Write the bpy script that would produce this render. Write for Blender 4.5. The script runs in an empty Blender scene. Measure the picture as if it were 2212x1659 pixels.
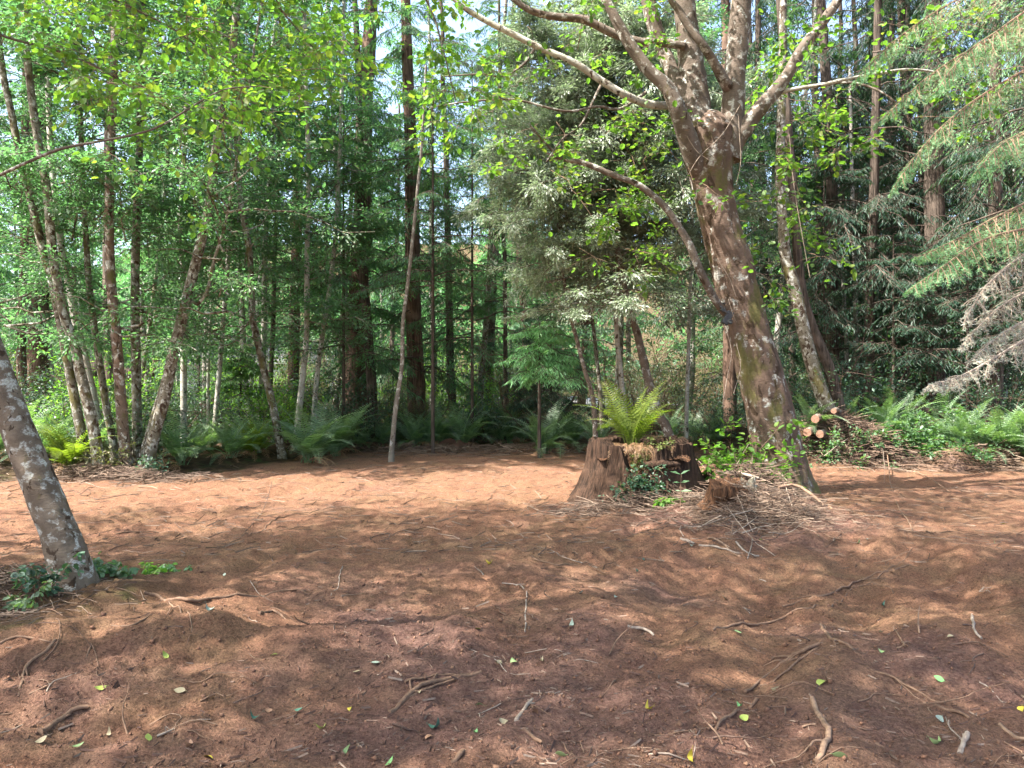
import bpy, math, time
import numpy as np
T0 = time.time()
R = math.radians
scene = bpy.context.scene
COL = scene.collection

# ------------------------------------------------------------ camera, sky, sun, exposure
CAM_Z = 1.6
cam_d = bpy.data.cameras.new('camera'); cam = bpy.data.objects.new('camera', cam_d); COL.objects.link(cam)
cam.location = (0, 0, CAM_Z); cam.rotation_euler = (R(90), 0, 0)
cam_d.sensor_width = 36; cam_d.lens = 27.0; cam_d.clip_start = 0.05; cam_d.clip_end = 600
scene.camera = cam
SUN_EL, SUN_AZ = 57.0, 250.0          # azimuth clockwise from +Y: the sun stands behind the camera's left shoulder
SUN_STR, SKY_STR, EXPO = 5.0, 0.15, 2.15
world = bpy.data.worlds.new('World'); scene.world = world; world.use_nodes = True
wn = world.node_tree.nodes; wl = world.node_tree.links
bg = wn['Background']; sky = wn.new('ShaderNodeTexSky'); sky.sky_type = 'NISHITA'; sky.sun_disc = False
sky.sun_elevation = R(SUN_EL); sky.sun_rotation = R(SUN_AZ); sky.air_density = 1.0; sky.dust_density = 4.0; sky.ozone_density = 1.0
wl.new(sky.outputs[0], bg.inputs[0]); bg.inputs[1].default_value = SKY_STR
sd = bpy.data.lights.new('sun', 'SUN'); sd.energy = SUN_STR; sd.angle = R(0.53); sd.color = (1.0, 0.95, 0.87)
sun = bpy.data.objects.new('sun', sd); COL.objects.link(sun)
_e, _a = R(SUN_EL), R(SUN_AZ)
TOSUN = np.array([math.cos(_e)*math.sin(_a), math.cos(_e)*math.cos(_a), math.sin(_e)])
sun.rotation_euler = (R(90 - SUN_EL), 0, R(180 - SUN_AZ))
sun.location = (-20, -20, 40)
vs = scene.view_settings; vs.view_transform = 'Standard'; vs.look = 'None'; vs.exposure = EXPO; vs.gamma = 1.0; vs.use_curve_mapping = False
scene.cycles.max_bounces = 8; scene.cycles.transparent_max_bounces = 8; scene.cycles.diffuse_bounces = 5

# ------------------------------------------------------------ noise and small maths
def _hash(ix, iy, iz, seed):
    h = (ix.astype(np.int64)*374761393 + iy.astype(np.int64)*668265263 + iz.astype(np.int64)*2147483647//7 + seed*1274126177) & 0xffffffff
    h = ((h ^ (h >> 13)) * 1274126177) & 0xffffffff
    h = h ^ (h >> 16)
    return (h & 0xffffff) / float(0xffffff)
def vn2(x, y, seed=0):
    x = np.asarray(x, float); y = np.asarray(y, float)
    ix = np.floor(x); iy = np.floor(y); fx = x-ix; fy = y-iy
    fx = fx*fx*(3-2*fx); fy = fy*fy*(3-2*fy); z = np.zeros_like(ix)
    a = _hash(ix, iy, z, seed); b = _hash(ix+1, iy, z, seed); c = _hash(ix, iy+1, z, seed); d = _hash(ix+1, iy+1, z, seed)
    return (a*(1-fx)+b*fx)*(1-fy) + (c*(1-fx)+d*fx)*fy - 0.5
def vn3(x, y, z, seed=0):
    ix = np.floor(x); iy = np.floor(y); iz = np.floor(z); fx = x-ix; fy = y-iy; fz = z-iz
    fx = fx*fx*(3-2*fx); fy = fy*fy*(3-2*fy); fz = fz*fz*(3-2*fz)
    def L(k):
        a = _hash(ix, iy, iz+k, seed); b = _hash(ix+1, iy, iz+k, seed); c = _hash(ix, iy+1, iz+k, seed); d = _hash(ix+1, iy+1, iz+k, seed)
        return (a*(1-fx)+b*fx)*(1-fy) + (c*(1-fx)+d*fx)*fy
    return L(0)*(1-fz) + L(1)*fz - 0.5
def fbm(x, y, f, o, seed=0, g=0.5):
    s = 0; a = 1.0
    for k in range(o):
        s = s + a*vn2(x*f+17.3*k, y*f-9.1*k, seed+k); a *= g; f *= 2.03
    return s
def sstep(a, b, x):
    t = np.clip((x-a)/(b-a), 0, 1); return t*t*(3-2*t)
def gau(x, y, cx, cy, sx, sy, ang=0):
    c, s = math.cos(R(ang)), math.sin(R(ang)); u = (x-cx)*c+(y-cy)*s; v = -(x-cx)*s+(y-cy)*c
    return np.exp(-(u/sx)**2-(v/sy)**2)

EDGE_X = [-40, -14, -8.4, -6.6, -5.6, -4.6, -3.4, -0.5, 2.0, 4.4, 4.9, 5.4, 8, 10, 14, 40]
EDGE_Y = [11, 11.5, 12.4, 13.4, 14.4, 15.4, 17.2, 18.8, 17.4, 17.8, 15.6, 14.1, 14.2, 14.0, 13.6, 13]
def edge_y(x): return np.interp(x, EDGE_X, EDGE_Y)
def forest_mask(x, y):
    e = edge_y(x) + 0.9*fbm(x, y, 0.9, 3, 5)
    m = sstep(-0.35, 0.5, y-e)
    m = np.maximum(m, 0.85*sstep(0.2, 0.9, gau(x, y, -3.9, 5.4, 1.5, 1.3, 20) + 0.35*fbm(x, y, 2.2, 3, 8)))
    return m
def litter_mask(x, y):
    l = 0.95*gau(x, y, 0.15, 4.2, .7, 1.2) + 0.9*gau(x, y, -0.9, 5.2, .5, 1.7, 20) + 0.9*gau(x, y, 0.9, 3.6, 1.0, .5, -10) + 0.8*gau(x, y, 2.9, 3.6, .8, .6)
    l = l + 0.9*gau(x, y, -1.8, 4.1, 1.0, .4, 15) + 0.9*gau(x, y, 1.5, 6.1, .8, .5, 0) + 0.7*gau(x, y, -1.1, 3.4, 1.2, .3)
    l = l + 1.3*gau(x, y, 3.0, 8.7, 1.5, 1.1, 10) + 0.8*gau(x, y, 2.2, 4.6, .4, .7, 30)
    return np.clip(l*1.0 + 0.9*fbm(x, y, 1.7, 4, 31) - 0.17, 0, 1)
def H(x, y):
    x = np.asarray(x, float); y = np.asarray(y, float)
    h = 0.10*fbm(x, y, 0.35, 3, 1) + 0.035*fbm(x, y, 1.5, 3, 2)
    near = 1-sstep(11, 20, y)
    h = h + 0.08*gau(x, y, 3.9, 11.0, 1.5, 1.3) + 0.0*gau(x, y, 1.9, 10.4, 1.3, 1.1) + 0.26*gau(x, y, 2.95, 9.3, .75, .65) + .10*gau(x, y, 1.0, 7.6, 1.2, .35, 10) + .15*gau(x, y, 4.4, 6.6, .5, 1.4, 15) - .09*gau(x, y, -1.0, 5.6, 1.0, .5, 20)
    h = h - 0.19*gau(x, y, 2.2, 6.3, 1.6, 0.8, 12) + 0.17*gau(x, y, 2.7, 4.6, 2.4, 0.55, 28) - 0.06*gau(x, y, .9, 3.9, .8, .5, 20)
    h = h + 0.16*gau(x, y, -2.4, 4.5, 1.4, .4, 25) + 0.12*gau(x, y, -3.9, 5.6, 1.1, .9) - 0.05*gau(x, y, -1.2, 3.6, 1.3, .3, 5)
    # wheel and blade marks left by the machine that cleared the place
    s = x*0.94 - y*0.34
    h = h + near*0.030*np.sin(s*9.0+1.5*fbm(x, y, 0.8, 2, 9))*sstep(0.0, .25, vn2(x*.45, y*.3, 12)+.12)
    s2 = y*0.97 - x*0.22
    h = h + near*0.022*np.sin(s2*12+2.2*fbm(x, y, 0.6, 2, 19))*sstep(0.0, .25, vn2(x*.3+4, y*.5, 15)+.1)
    h = h + near*(0.050*fbm(x, y, 5.0, 3, 3, .55) )
    f = sstep(-0.3, 1.5, y-edge_y(x))
    h = h + f*(0.16+0.25*fbm(x, y, 0.5, 3, 21)) + 0.0002*np.clip(y-40, 0, 200)**2*6
    h = h + 0.34*sstep(4.3, 5.6, x)*sstep(-.2, 1.3, y-edge_y(x))*(1-sstep(18, 22, y))+.42*gau(x, y, 5.8, 15.0, 1.0, .8)
    return h
def Hd(x, y):   # with the crumbs
    near = 1-sstep(7.5, 12, y)
    r = np.abs(vn2(x*21, y*21, 41)) ; r2 = vn2(x*38, y*38, 42)
    rough = 0.45+0.8*sstep(-.1, .3, fbm(x, y, 1.3, 2, 44))
    return H(x, y) + near*rough*(0.040*(r-.12) + 0.022*r2 + 0.034*np.clip(vn2(x*9, y*9, 43)-.18, 0, 1))

F = 1659.0
def W(px, py, Y):
    return np.array([(px-1106)/F*Y, Y, CAM_Z-(py-829.5)/F*Y])
def G(px, py, lift=0.0):
    Ys = np.arange(2.8, 60, .02); zz = CAM_Z-(py-829.5)/F*Ys; hit = np.nonzero(zz <= H((px-1106)/F*Ys, Ys))[0]
    Y = Ys[hit[0]] if len(hit) else 30.0
    x = (px-1106)/F*Y
    return np.array([x, Y, float(Hd(x, Y))+lift])

# ------------------------------------------------------------ mesh helpers
class MB:
    def __init__(s): s.v = []; s.f = {}; s.n = 0; s.m = {}
    def add(s, v, f, mi=0):
        v = np.asarray(v, float).reshape(-1, 3); f = np.asarray(f, np.int64)
        if len(v) == 0 or len(f) == 0: return s
        k = f.shape[1]; s.v.append(v); s.f.setdefault(k, []).append(f+s.n); s.m.setdefault(k, []).append(np.full(len(f), mi, np.int32)); s.n += len(v); return s
    def ntri(s): return sum(sum(len(a) for a in l)*(k-2) for k, l in s.f.items())
    def mesh(s, name, mats, smooth=False, attrs=None):
        me = bpy.data.meshes.new(name)
        V = np.concatenate(s.v); me.vertices.add(len(V)); me.vertices.foreach_set('co', V.ravel().astype(np.float32))
        loops = []; tot = []; mi = []
        for k, l in s.f.items():
            a = np.concatenate(l); loops.append(a.ravel()); tot.append(np.full(len(a), k, np.int32)); mi.append(np.concatenate(s.m[k]))
        loops = np.concatenate(loops); tot = np.concatenate(tot); mi = np.concatenate(mi)
        start = np.concatenate([[0], np.cumsum(tot)[:-1]]).astype(np.int32)
        me.loops.add(len(loops)); me.loops.foreach_set('vertex_index', loops.astype(np.int32))
        me.polygons.add(len(tot)); me.polygons.foreach_set('loop_start', start); me.polygons.foreach_set('loop_total', tot)
        me.polygons.foreach_set('material_index', mi)
        me.polygons.foreach_set('use_smooth', np.full(len(tot), smooth))
        for m in (mats if isinstance(mats, (list, tuple)) else [mats]): me.materials.append(m)
        if attrs:
            for an, av in attrs.items():
                at = me.attributes.new(an, 'FLOAT', 'POINT'); at.data.foreach_set('value', np.asarray(av, np.float32))
        me.update(calc_edges=True)
        return me
TRI = 0
def link(name, me, parent=None, loc=None, rot=None, scale=None, kind=None):
    o = bpy.data.objects.new(name, me); COL.objects.link(o)
    if parent is not None: o.parent = parent
    if loc is not None: o.location = [float(a) for a in loc]
    if rot is not None: o.rotation_euler = [float(a) for a in rot]
    if scale is not None: o.scale = (scale,)*3 if np.isscalar(scale) else scale
    if kind: o['kind'] = kind
    return o
def tag(o, label, cat, group=None, kind=None):
    if label: o['label'] = label
    if cat: o['category'] = cat
    if group: o['group'] = group
    if kind: o['kind'] = kind
    return o
def empty(name, loc, label, cat, group=None):
    o = bpy.data.objects.new(name, None); COL.objects.link(o); o.location = [float(a) for a in loc]; o.empty_display_size = .2
    return tag(o, label, cat, group)
def catmull(P, n):
    P = np.asarray(P, float); m = len(P)
    if m == 2:
        t = np.linspace(0, 1, n)[:, None]; return P[0]*(1-t)+P[1]*t
    Q = np.vstack([2*P[0]-P[1], P, 2*P[-1]-P[-2]])
    t = np.linspace(0, m-1-1e-6, n); i = t.astype(int); f = (t-i)[:, None]
    a, b, c, d = Q[i], Q[i+1], Q[i+2], Q[i+3]
    return 0.5*((2*b)+(-a+c)*f+(2*a-5*b+4*c-d)*f*f+(-a+3*b-3*c+d)*f**3)
def tube(pts, rad, seg=6, bump=0, bfreq=6, seed=0, cap=True, flute=0, stretch=1.0):
    pts = np.asarray(pts, float); n = len(pts); rad = np.broadcast_to(np.asarray(rad, float), (n,))
    T = np.gradient(pts, axis=0); T /= np.linalg.norm(T, axis=1)[:, None]+1e-12
    ref = np.array([0, 1.0, 0]) if abs(T[:, 1]).max() < 0.9 else (np.array([1.0, 0, 0]) if abs(T[:, 0]).max() < .9 else np.array([.3, .5, .8]))
    U = ref - T*(T@ref)[:, None]; U /= np.linalg.norm(U, axis=1)[:, None]+1e-12; Vv = np.cross(T, U)
    a = np.linspace(0, 2*math.pi, seg, endpoint=False); ca, sa = np.cos(a), np.sin(a)
    D = U[:, None]*ca[None, :, None] + Vv[:, None]*sa[None, :, None]
    rr = np.repeat(rad[:, None], seg, 1)
    if bump or flute:
        L = np.concatenate([[0], np.cumsum(np.linalg.norm(np.diff(pts, axis=0), axis=1))])[:, None]
        cx = ca[None]*bfreq*rad.max(); cy = sa[None]*bfreq*rad.max(); lz = L*bfreq/stretch
        nz = vn3(cx+0*lz, cy+0*lz, lz+0*cx, seed)+.5*vn3(cx*2.3+0*lz, cy*2.3+0*lz, lz*2.3+0*cx, seed+1)+.3*vn3(cx*5+0*lz, cy*5+0*lz, lz*5+0*cx, seed+2)
        rr = rr*(1+bump*nz)
        if flute: rr = rr*(1+flute*np.abs(vn3(cx*6+0*lz, cy*6+0*lz, lz*.35+0*cx, seed+9)))
    V = pts[:, None]+D*rr[..., None]
    i = np.arange(n-1)[:, None]*seg; j = np.arange(seg)[None]; k = (j+1) % seg
    Fq = np.stack([i+j, i+k, i+seg+k, i+seg+j], -1).reshape(-1, 4)
    V = V.reshape(-1, 3)
    return V, Fq
def add_tube(mb, pts, rad, seg=6, mi=0, cap=True, **kw):
    V, Fq = tube(pts, rad, seg, **kw); n0 = mb.n
    mb.add(V, Fq, mi)
    if cap:
        for ring, rev in ((0, True), (len(V)//seg-1, False)):
            idx = np.arange(seg)+ring*seg; c = V[idx].mean(0)
            vv = np.vstack([V[idx], c]); j = np.arange(seg); f = np.stack([j, (j+1) % seg, np.full(seg, seg)], -1)
            mb.add(vv, f[:, ::-1] if rev else f, mi)
    return mb
def scatter(tv, tf, pos, fwd, nrm, sc):
    pos = pos.reshape(-1, 3); fwd = fwd.reshape(-1, 3); nrm = nrm.reshape(-1, 3); N = len(pos)
    fwd = fwd/(np.linalg.norm(fwd, axis=1)[:, None]+1e-9)
    s = np.cross(nrm, fwd); s /= np.linalg.norm(s, axis=1)[:, None]+1e-9; n = np.cross(fwd, s)
    sc = np.broadcast_to(np.asarray(sc, float).reshape(-1, 1, 1), (N, 1, 1))
    tv = np.asarray(tv, float)
    V = pos[:, None]+sc*(tv[None, :, 0:1]*fwd[:, None]+tv[None, :, 1:2]*s[:, None]+tv[None, :, 2:3]*n[:, None])
    K = len(tv)
    out = []
    for f in tf:
        f = np.asarray(f); out.append((np.arange(N)[:, None, None]*K+f[None]).reshape(-1, f.shape[1]))
    return V.reshape(-1, 3), out
def add_scatter(mb, tmpl, pos, fwd, nrm, sc, mi=0):
    V, fs = scatter(tmpl[0], tmpl[1], pos, fwd, nrm, sc); n0 = mb.n
    mb.add(V, fs[0], mi)
    for f in fs[1:]:
        mb.f.setdefault(f.shape[1], []).append(f+n0); mb.m.setdefault(f.shape[1], []).append(np.full(len(f), mi, np.int32))
DIAMOND = (np.array([[0, 0, 0], [.45, .30, .07], [1, 0, -.04], [.45, -.30, .07]]), [np.array([[0, 3, 2, 1]])])
ROUND = (np.array([[0, 0, 0], [.5, 0, -.05], [1, 0, -.02], [.22, .30, .05], [.68, .33, .06], [.22, -.30, .05], [.68, -.33, .06]]),
         [np.array([[0, 1, 4, 3], [1, 0, 5, 6]]), np.array([[1, 2, 4], [2, 1, 6]])])
LONG = (np.array([[0, 0, 0], [.45, .17, .05], [1, 0, -.06], [.45, -.17, .05]]), [np.array([[0, 3, 2, 1]])])
STRIP = (np.array([[0, 0, 0], [.4, .085, .02], [1, 0, -.1], [.4, -.085, .02]]), [np.array([[0, 3, 2, 1]])])
NEEDLE = (np.array([[0, .09, 0], [1, .03, 0], [1, -.03, 0], [0, -.09, 0]]), [np.array([[3, 2, 1, 0]])])
def unit(v): return v/(np.linalg.norm(v, axis=-1, keepdims=True)+1e-9)

# ------------------------------------------------------------ materials
def newmat(name):
    m = bpy.data.materials.new(name); m.use_nodes = True; nt = m.node_tree; nt.nodes.clear(); return m, nt
def N(nt, t, **kw):
    n = nt.nodes.new(t)
    for k, v in kw.items():
        if k in n.inputs: n.inputs[k].default_value = v
        else: setattr(n, k, v)
    return n
def ramp(nt, fac, stops, interp='LINEAR'):
    r = nt.nodes.new('ShaderNodeValToRGB'); e = r.color_ramp; e.interpolation = interp
    while len(e.elements) > 1: e.elements.remove(e.elements[0])
    e.elements[0].position = stops[0][0]; e.elements[0].color = (*stops[0][1], 1)
    for p, c in stops[1:]:
        x = e.elements.new(p); x.color = (*c, 1)
    nt.links.new(fac, r.inputs[0]); return r.outputs[0]
def mixc(nt, fac, a, b, mode='MIX'):
    n = nt.nodes.new('ShaderNodeMix'); n.data_type = 'RGBA'; n.blend_type = mode
    for s, v in ((0, fac), (6, a), (7, b)):
        if isinstance(v, (int, float)): n.inputs[s].default_value = v
        elif isinstance(v, tuple): n.inputs[s].default_value = (*v, 1)
        else: nt.links.new(v, n.inputs[s])
    return n.outputs[2]
def noise(nt, vec, scale, detail=4, rough=.55, dist=0):
    n = N(nt, 'ShaderNodeTexNoise', Scale=scale, Detail=detail, Roughness=rough, Distortion=dist)
    if vec is not None: nt.links.new(vec, n.inputs['Vector'])
    return n.outputs['Fac']
def mapping(nt, sc, coord='Object'):
    tc = nt.nodes.new('ShaderNodeTexCoord'); mp = nt.nodes.new('ShaderNodeMapping'); mp.inputs['Scale'].default_value = sc
    nt.links.new(tc.outputs[coord], mp.inputs['Vector']); return mp.outputs[0]
def stepv(nt, v, a, b):
    n = nt.nodes.new('ShaderNodeMapRange'); n.inputs[1].default_value = a; n.inputs[2].default_value = b; n.interpolation_type = 'SMOOTHSTEP'
    nt.links.new(v, n.inputs[0]); return n.outputs[0]
def finish(nt, col, rough=.8, bump=None, bstr=.5, bdist=.02, spec=.3):
    p = N(nt, 'ShaderNodeBsdfPrincipled'); o = nt.nodes.new('ShaderNodeOutputMaterial')
    if isinstance(col, tuple): p.inputs['Base Color'].default_value = (*col, 1)
    else: nt.links.new(col, p.inputs['Base Color'])
    if isinstance(rough, (int, float)): p.inputs['Roughness'].default_value = rough
    else: nt.links.new(rough, p.inputs['Roughness'])
    p.inputs['Specular IOR Level'].default_value = spec
    if bump is not None:
        b = N(nt, 'ShaderNodeBump', Strength=bstr, Distance=bdist); nt.links.new(bump, b.inputs['Height']); nt.links.new(b.outputs[0], p.inputs['Normal'])
    nt.links.new(p.outputs[0], o.inputs[0]); return p
def leaf_mat(name, cols, trans=.45, tcol=None, rough=.5, spec=.35, tboost=1.5):
    m, nt = newmat(name)
    g = nt.nodes.new('ShaderNodeNewGeometry'); rnd = g.outputs['Random Per Island']
    n = len(cols); c = ramp(nt, rnd, [(i/(max(n-1, 1)), cols[i]) for i in range(n)])
    oi = nt.nodes.new('ShaderNodeObjectInfo')
    v = nt.nodes.new('ShaderNodeHueSaturation'); nt.links.new(c, v.inputs['Color'])
    mr = nt.nodes.new('ShaderNodeMapRange'); mr.inputs[3].default_value = .8; mr.inputs[4].default_value = 1.2; nt.links.new(oi.outputs['Random'], mr.inputs[0]); nt.links.new(mr.outputs[0], v.inputs['Value'])
    p = N(nt, 'ShaderNodeBsdfPrincipled'); p.inputs['Roughness'].default_value = rough; p.inputs['Specular IOR Level'].default_value = spec
    nt.links.new(v.outputs[0], p.inputs['Base Color'])
    t = nt.nodes.new('ShaderNodeBsdfTranslucent')
    tc = mixc(nt, 1.0, v.outputs[0], tcol or (1.25*tboost, 1.5*tboost, .5*tboost), 'MULTIPLY'); nt.links.new(tc, t.inputs[0])
    mx = nt.nodes.new('ShaderNodeMixShader'); mx.inputs[0].default_value = trans
    nt.links.new(p.outputs[0], mx.inputs[1]); nt.links.new(t.outputs[0], mx.inputs[2])
    o = nt.nodes.new('ShaderNodeOutputMaterial'); nt.links.new(mx.outputs[0], o.inputs[0]); return m
M = {}
M['alder_leaf'] = leaf_mat('alder_leaf', [(.075, .14, .075), (.105, .175, .085), (.09, .155, .09), (.15, .22, .10)], .5, (1.35, 2.0, 1.1), rough=.4, spec=.6)
M['near_leaf'] = leaf_mat('near_leaf', [(.06, .13, .035), (.11, .20, .05), (.085, .16, .045), (.15, .25, .055), (.20, .23, .06)], .5)
M['far_leaf'] = leaf_mat('far_leaf', [(.075, .15, .075), (.11, .20, .09), (.085, .165, .08), (.14, .23, .10)], .45, (1.4, 2.0, 1.25))
M['bright_leaf'] = leaf_mat('bright_leaf', [(.09, .19, .04), (.12, .23, .05), (.15, .24, .05)], .5)
M['redwood_leaf'] = leaf_mat('redwood_leaf', [(.05, .115, .065), (.075, .155, .08), (.06, .135, .08), (.10, .19, .09)], .35)
M['shaded_spruce_leaf'] = leaf_mat('shaded_spruce_leaf', [(.018, .05, .032), (.03, .07, .045), (.045, .09, .055)], .25)  # dark needles: the shade of the wood is put into the colour
M['lit_spruce'] = leaf_mat('lit_spruce', [(.09, .22, .10), (.13, .29, .13), (.17, .35, .17), (.25, .40, .23)], .25)  # paler needles: sunlight and its highlights are put into the colour
M['dead_needle'] = leaf_mat('dead_needle', [(.30, .31, .26), (.40, .41, .35), (.30, .36, .24)], .1, (1, 1, 1))
M['tanoak_leaf'] = leaf_mat('tanoak_leaf', [(.15, .19, .13), (.22, .265, .19), (.31, .345, .28), (.18, .22, .14), (.43, .45, .40)], .36, (1.2, 1.5, .9), rough=.38, spec=.6)  # whitish tones put the sun's highlights into the leaf colour
M['shrub_leaf'] = leaf_mat('shrub_leaf', [(.025, .06, .04), (.04, .085, .05), (.06, .115, .065)], .25, rough=.4, spec=.45)
M['olive_leaf'] = leaf_mat('olive_leaf', [(.09, .10, .04), (.13, .13, .06), (.10, .115, .05), (.16, .13, .07)], .3)
M['bramble_leaf'] = leaf_mat('bramble_leaf', [(.07, .14, .06), (.10, .19, .09), (.13, .23, .12), (.09, .16, .06)], .35, rough=.42, spec=.5)
M['fern_green'] = leaf_mat('fern_green', [(.09, .155, .085), (.13, .20, .11), (.19, .27, .165)], .35, rough=.40, spec=.6)
M['fern_yellow'] = leaf_mat('fern_yellow', [(.11, .15, .025), (.15, .19, .03), (.09, .14, .025)], .45)
M['fern_dead'] = leaf_mat('fern_dead', [(.22, .12, .06), (.30, .18, .09), (.17, .10, .06)], .2, (1, .8, .6))
M['moss'] = leaf_mat('moss', [(.07, .09, .025), (.10, .12, .03)], .2)

def bark_alder(name, c1, c2, lichen=.5, dark=.3, moss=.3, sc=1.0, linear=True):
    m, nt = newmat(name); o = mapping(nt, (1, 1, 1))
    base = mixc(nt, stepv(nt, noise(nt, o, 3*sc, 5, .6), .35, .65), c1, c2)
    band = mapping(nt, (4*sc, 4*sc, 26*sc)); bn = noise(nt, band, 1.6, 3, .5)
    base = mixc(nt, mixc(nt, 1.0, stepv(nt, bn, .55, .72), (.38, .38, .38), 'MULTIPLY'), base, tuple(a*.45 for a in c1))
    ln = stepv(nt, noise(nt, o, 5.0*sc, 6, .62, .3), .70-.20*lichen, .80-.20*lichen)
    lf = nt.nodes.new('ShaderNodeMath'); lf.operation = 'MULTIPLY'; nt.links.new(ln, lf.inputs[0]); nt.links.new(stepv(nt, noise(nt, mapping(nt, (1, 1, 2.5)), 22*sc, 4, .7), .28, .62), lf.inputs[1])
    base = mixc(nt, lf.outputs[0], base, mixc(nt, noise(nt, o, 60*sc, 2), (.40, .40, .36), (.58, .58, .53)))
    dn = stepv(nt, noise(nt, mapping(nt, (1.4, 1.4, 1.0)), 4*sc, 4, .6, .6), .74-.22*dark, .80-.22*dark)
    base = mixc(nt, dn, base, (.055, .035, .022))
    mn = stepv(nt, noise(nt, mapping(nt, (1, 1, .45)), 2.6*sc, 5, .65), .72-.25*moss, .86-.25*moss)
    base = mixc(nt, mn, base, mixc(nt, noise(nt, o, 30, 3), (.07, .075, .022), (.15, .12, .05)))
    hn = noise(nt, mapping(nt, (9, 9, 30)), 1.5*sc, 6, .7)
    finish(nt, base, .85, hn, .7, .02, .2); return m
M['bark_main'] = bark_alder('bark_main', (.165, .112, .083), (.10, .066, .048), .80, .82, .85, 1.2)
M['bark_limb'] = bark_alder('bark_limb', (.16, .125, .10), (.10, .078, .06), .85, .6, .45, 1.8)
M['bark_pale'] = bark_alder('bark_pale', (.40, .37, .32), (.30, .27, .22), 1.1, .7, .3, 2.0)
M['bark_mossy'] = bark_alder('bark_mossy', (.20, .18, .135), (.12, .105, .075), 1.0, .95, .8, 2.0)
M['bark_red'] = bark_alder('bark_red', (.20, .135, .10), (.12, .09, .065), .95, .8, .75, 1.8)
M['bark_grey'] = bark_alder('bark_grey', (.23, .20, .165), (.15, .13, .105), .8, .6, .3, 2.0)
M['bark_left'] = bark_alder('bark_left', (.20, .155, .115), (.12, .09, .065), .95, .75, .4, 2.4)
def bark_fibre(name, c1, c2, f=14):
    m, nt = newmat(name); o = mapping(nt, (f, f, f*.07)); n1 = noise(nt, o, 1.5, 5, .65, .3)
    c = mixc(nt, stepv(nt, n1, .35, .68), c1, c2); c = mixc(nt, stepv(nt, noise(nt, mapping(nt, (1, 1, 1)), 2.2, 4), .45, .8), c, tuple(a*1.5 for a in c2))
    finish(nt, c, .9, n1, 1.0, .05, .15); return m
M['bark_redwood'] = bark_fibre('bark_redwood', (.045, .028, .02), (.17, .11, .08))
M['bark_conifer'] = bark_fibre('bark_conifer', (.035, .028, .022), (.13, .10, .08), 18)
M['stump_wood'] = bark_fibre('stump_wood', (.022, .014, .010), (.080, .046, .030), 22)
M['rot_wood'] = bark_fibre('rot_wood', (.04, .022, .014), (.17, .085, .045), 30)
def simple(name, c1, c2, sc=20, rough=.8, bstr=.3, spec=.3, stops=(.35, .65)):
    m, nt = newmat(name); o = mapping(nt, (1, 1, 1)); n1 = noise(nt, o, sc, 5, .6); finish(nt, mixc(nt, stepv(nt, n1, *stops), c1, c2), rough, n1, bstr, .01, spec); return m
def random_mat(name, cols, rough=.8, bstr=.3, sc=60):
    m, nt = newmat(name); g = nt.nodes.new('ShaderNodeNewGeometry'); n = len(cols)
    c = ramp(nt, g.outputs['Random Per Island'], [(i/(n-1), cols[i]) for i in range(n)]); o = mapping(nt, (1, 1, 1)); nn = noise(nt, o, sc, 4)
    c = mixc(nt, 1.0, c, ramp(nt, nn, [(.3, (.65, .65, .65)), (.7, (1.15, 1.15, 1.15))]), 'MULTIPLY')
    finish(nt, c, rough, nn, bstr, .005, .2); return m
M['stick'] = simple('stick', (.26, .17, .11), (.15, .09, .06), 35)
M['root'] = simple('root', (.19, .115, .072), (.12, .07, .045), 35)
M['grey_stick'] = simple('grey_stick', (.34, .275, .215), (.21, .16, .125), 30)
M['dark_stick'] = simple('dark_stick', (.12, .075, .055), (.07, .04, .03), 30)
M['twigs'] = random_mat('twigs', [(.15, .095, .065), (.09, .055, .04), (.26, .19, .14), (.06, .04, .03), (.12, .075, .05)])
M['chips'] = random_mat('chips', [(.13, .08, .06), (.09, .05, .038), (.12, .07, .05), (.27, .20, .15), (.07, .04, .032), (.11, .062, .045)])
M['clod'] = random_mat('clod', [(.15, .08, .052), (.19, .10, .062), (.11, .06, .042), (.22, .125, .078)], .95)
M['cut_end'] = simple('cut_end', (.33, .19, .13), (.22, .12, .08), 45)
M['black_plastic'] = simple('black_plastic', (.02, .02, .022), (.035, .035, .038), 40, .45, .05, .5)
M['black_strap'] = simple('black_strap', (.015, .015, .015), (.03, .03, .03), 80, .8)
M['lens_glass'] = simple('lens_glass', (.01, .01, .012), (.02, .02, .025), 10, .08, 0, .8)
M['house_wall'] = simple('house_wall', (.55, .58, .66), (.48, .51, .58), 2, .8)
M['house_roof'] = simple('house_roof', (.16, .16, .18), (.12, .12, .13), 4, .8)
M['window_glass'] = simple('window_glass', (.05, .06, .08), (.08, .09, .11), 2, .15, 0, .6)

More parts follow.
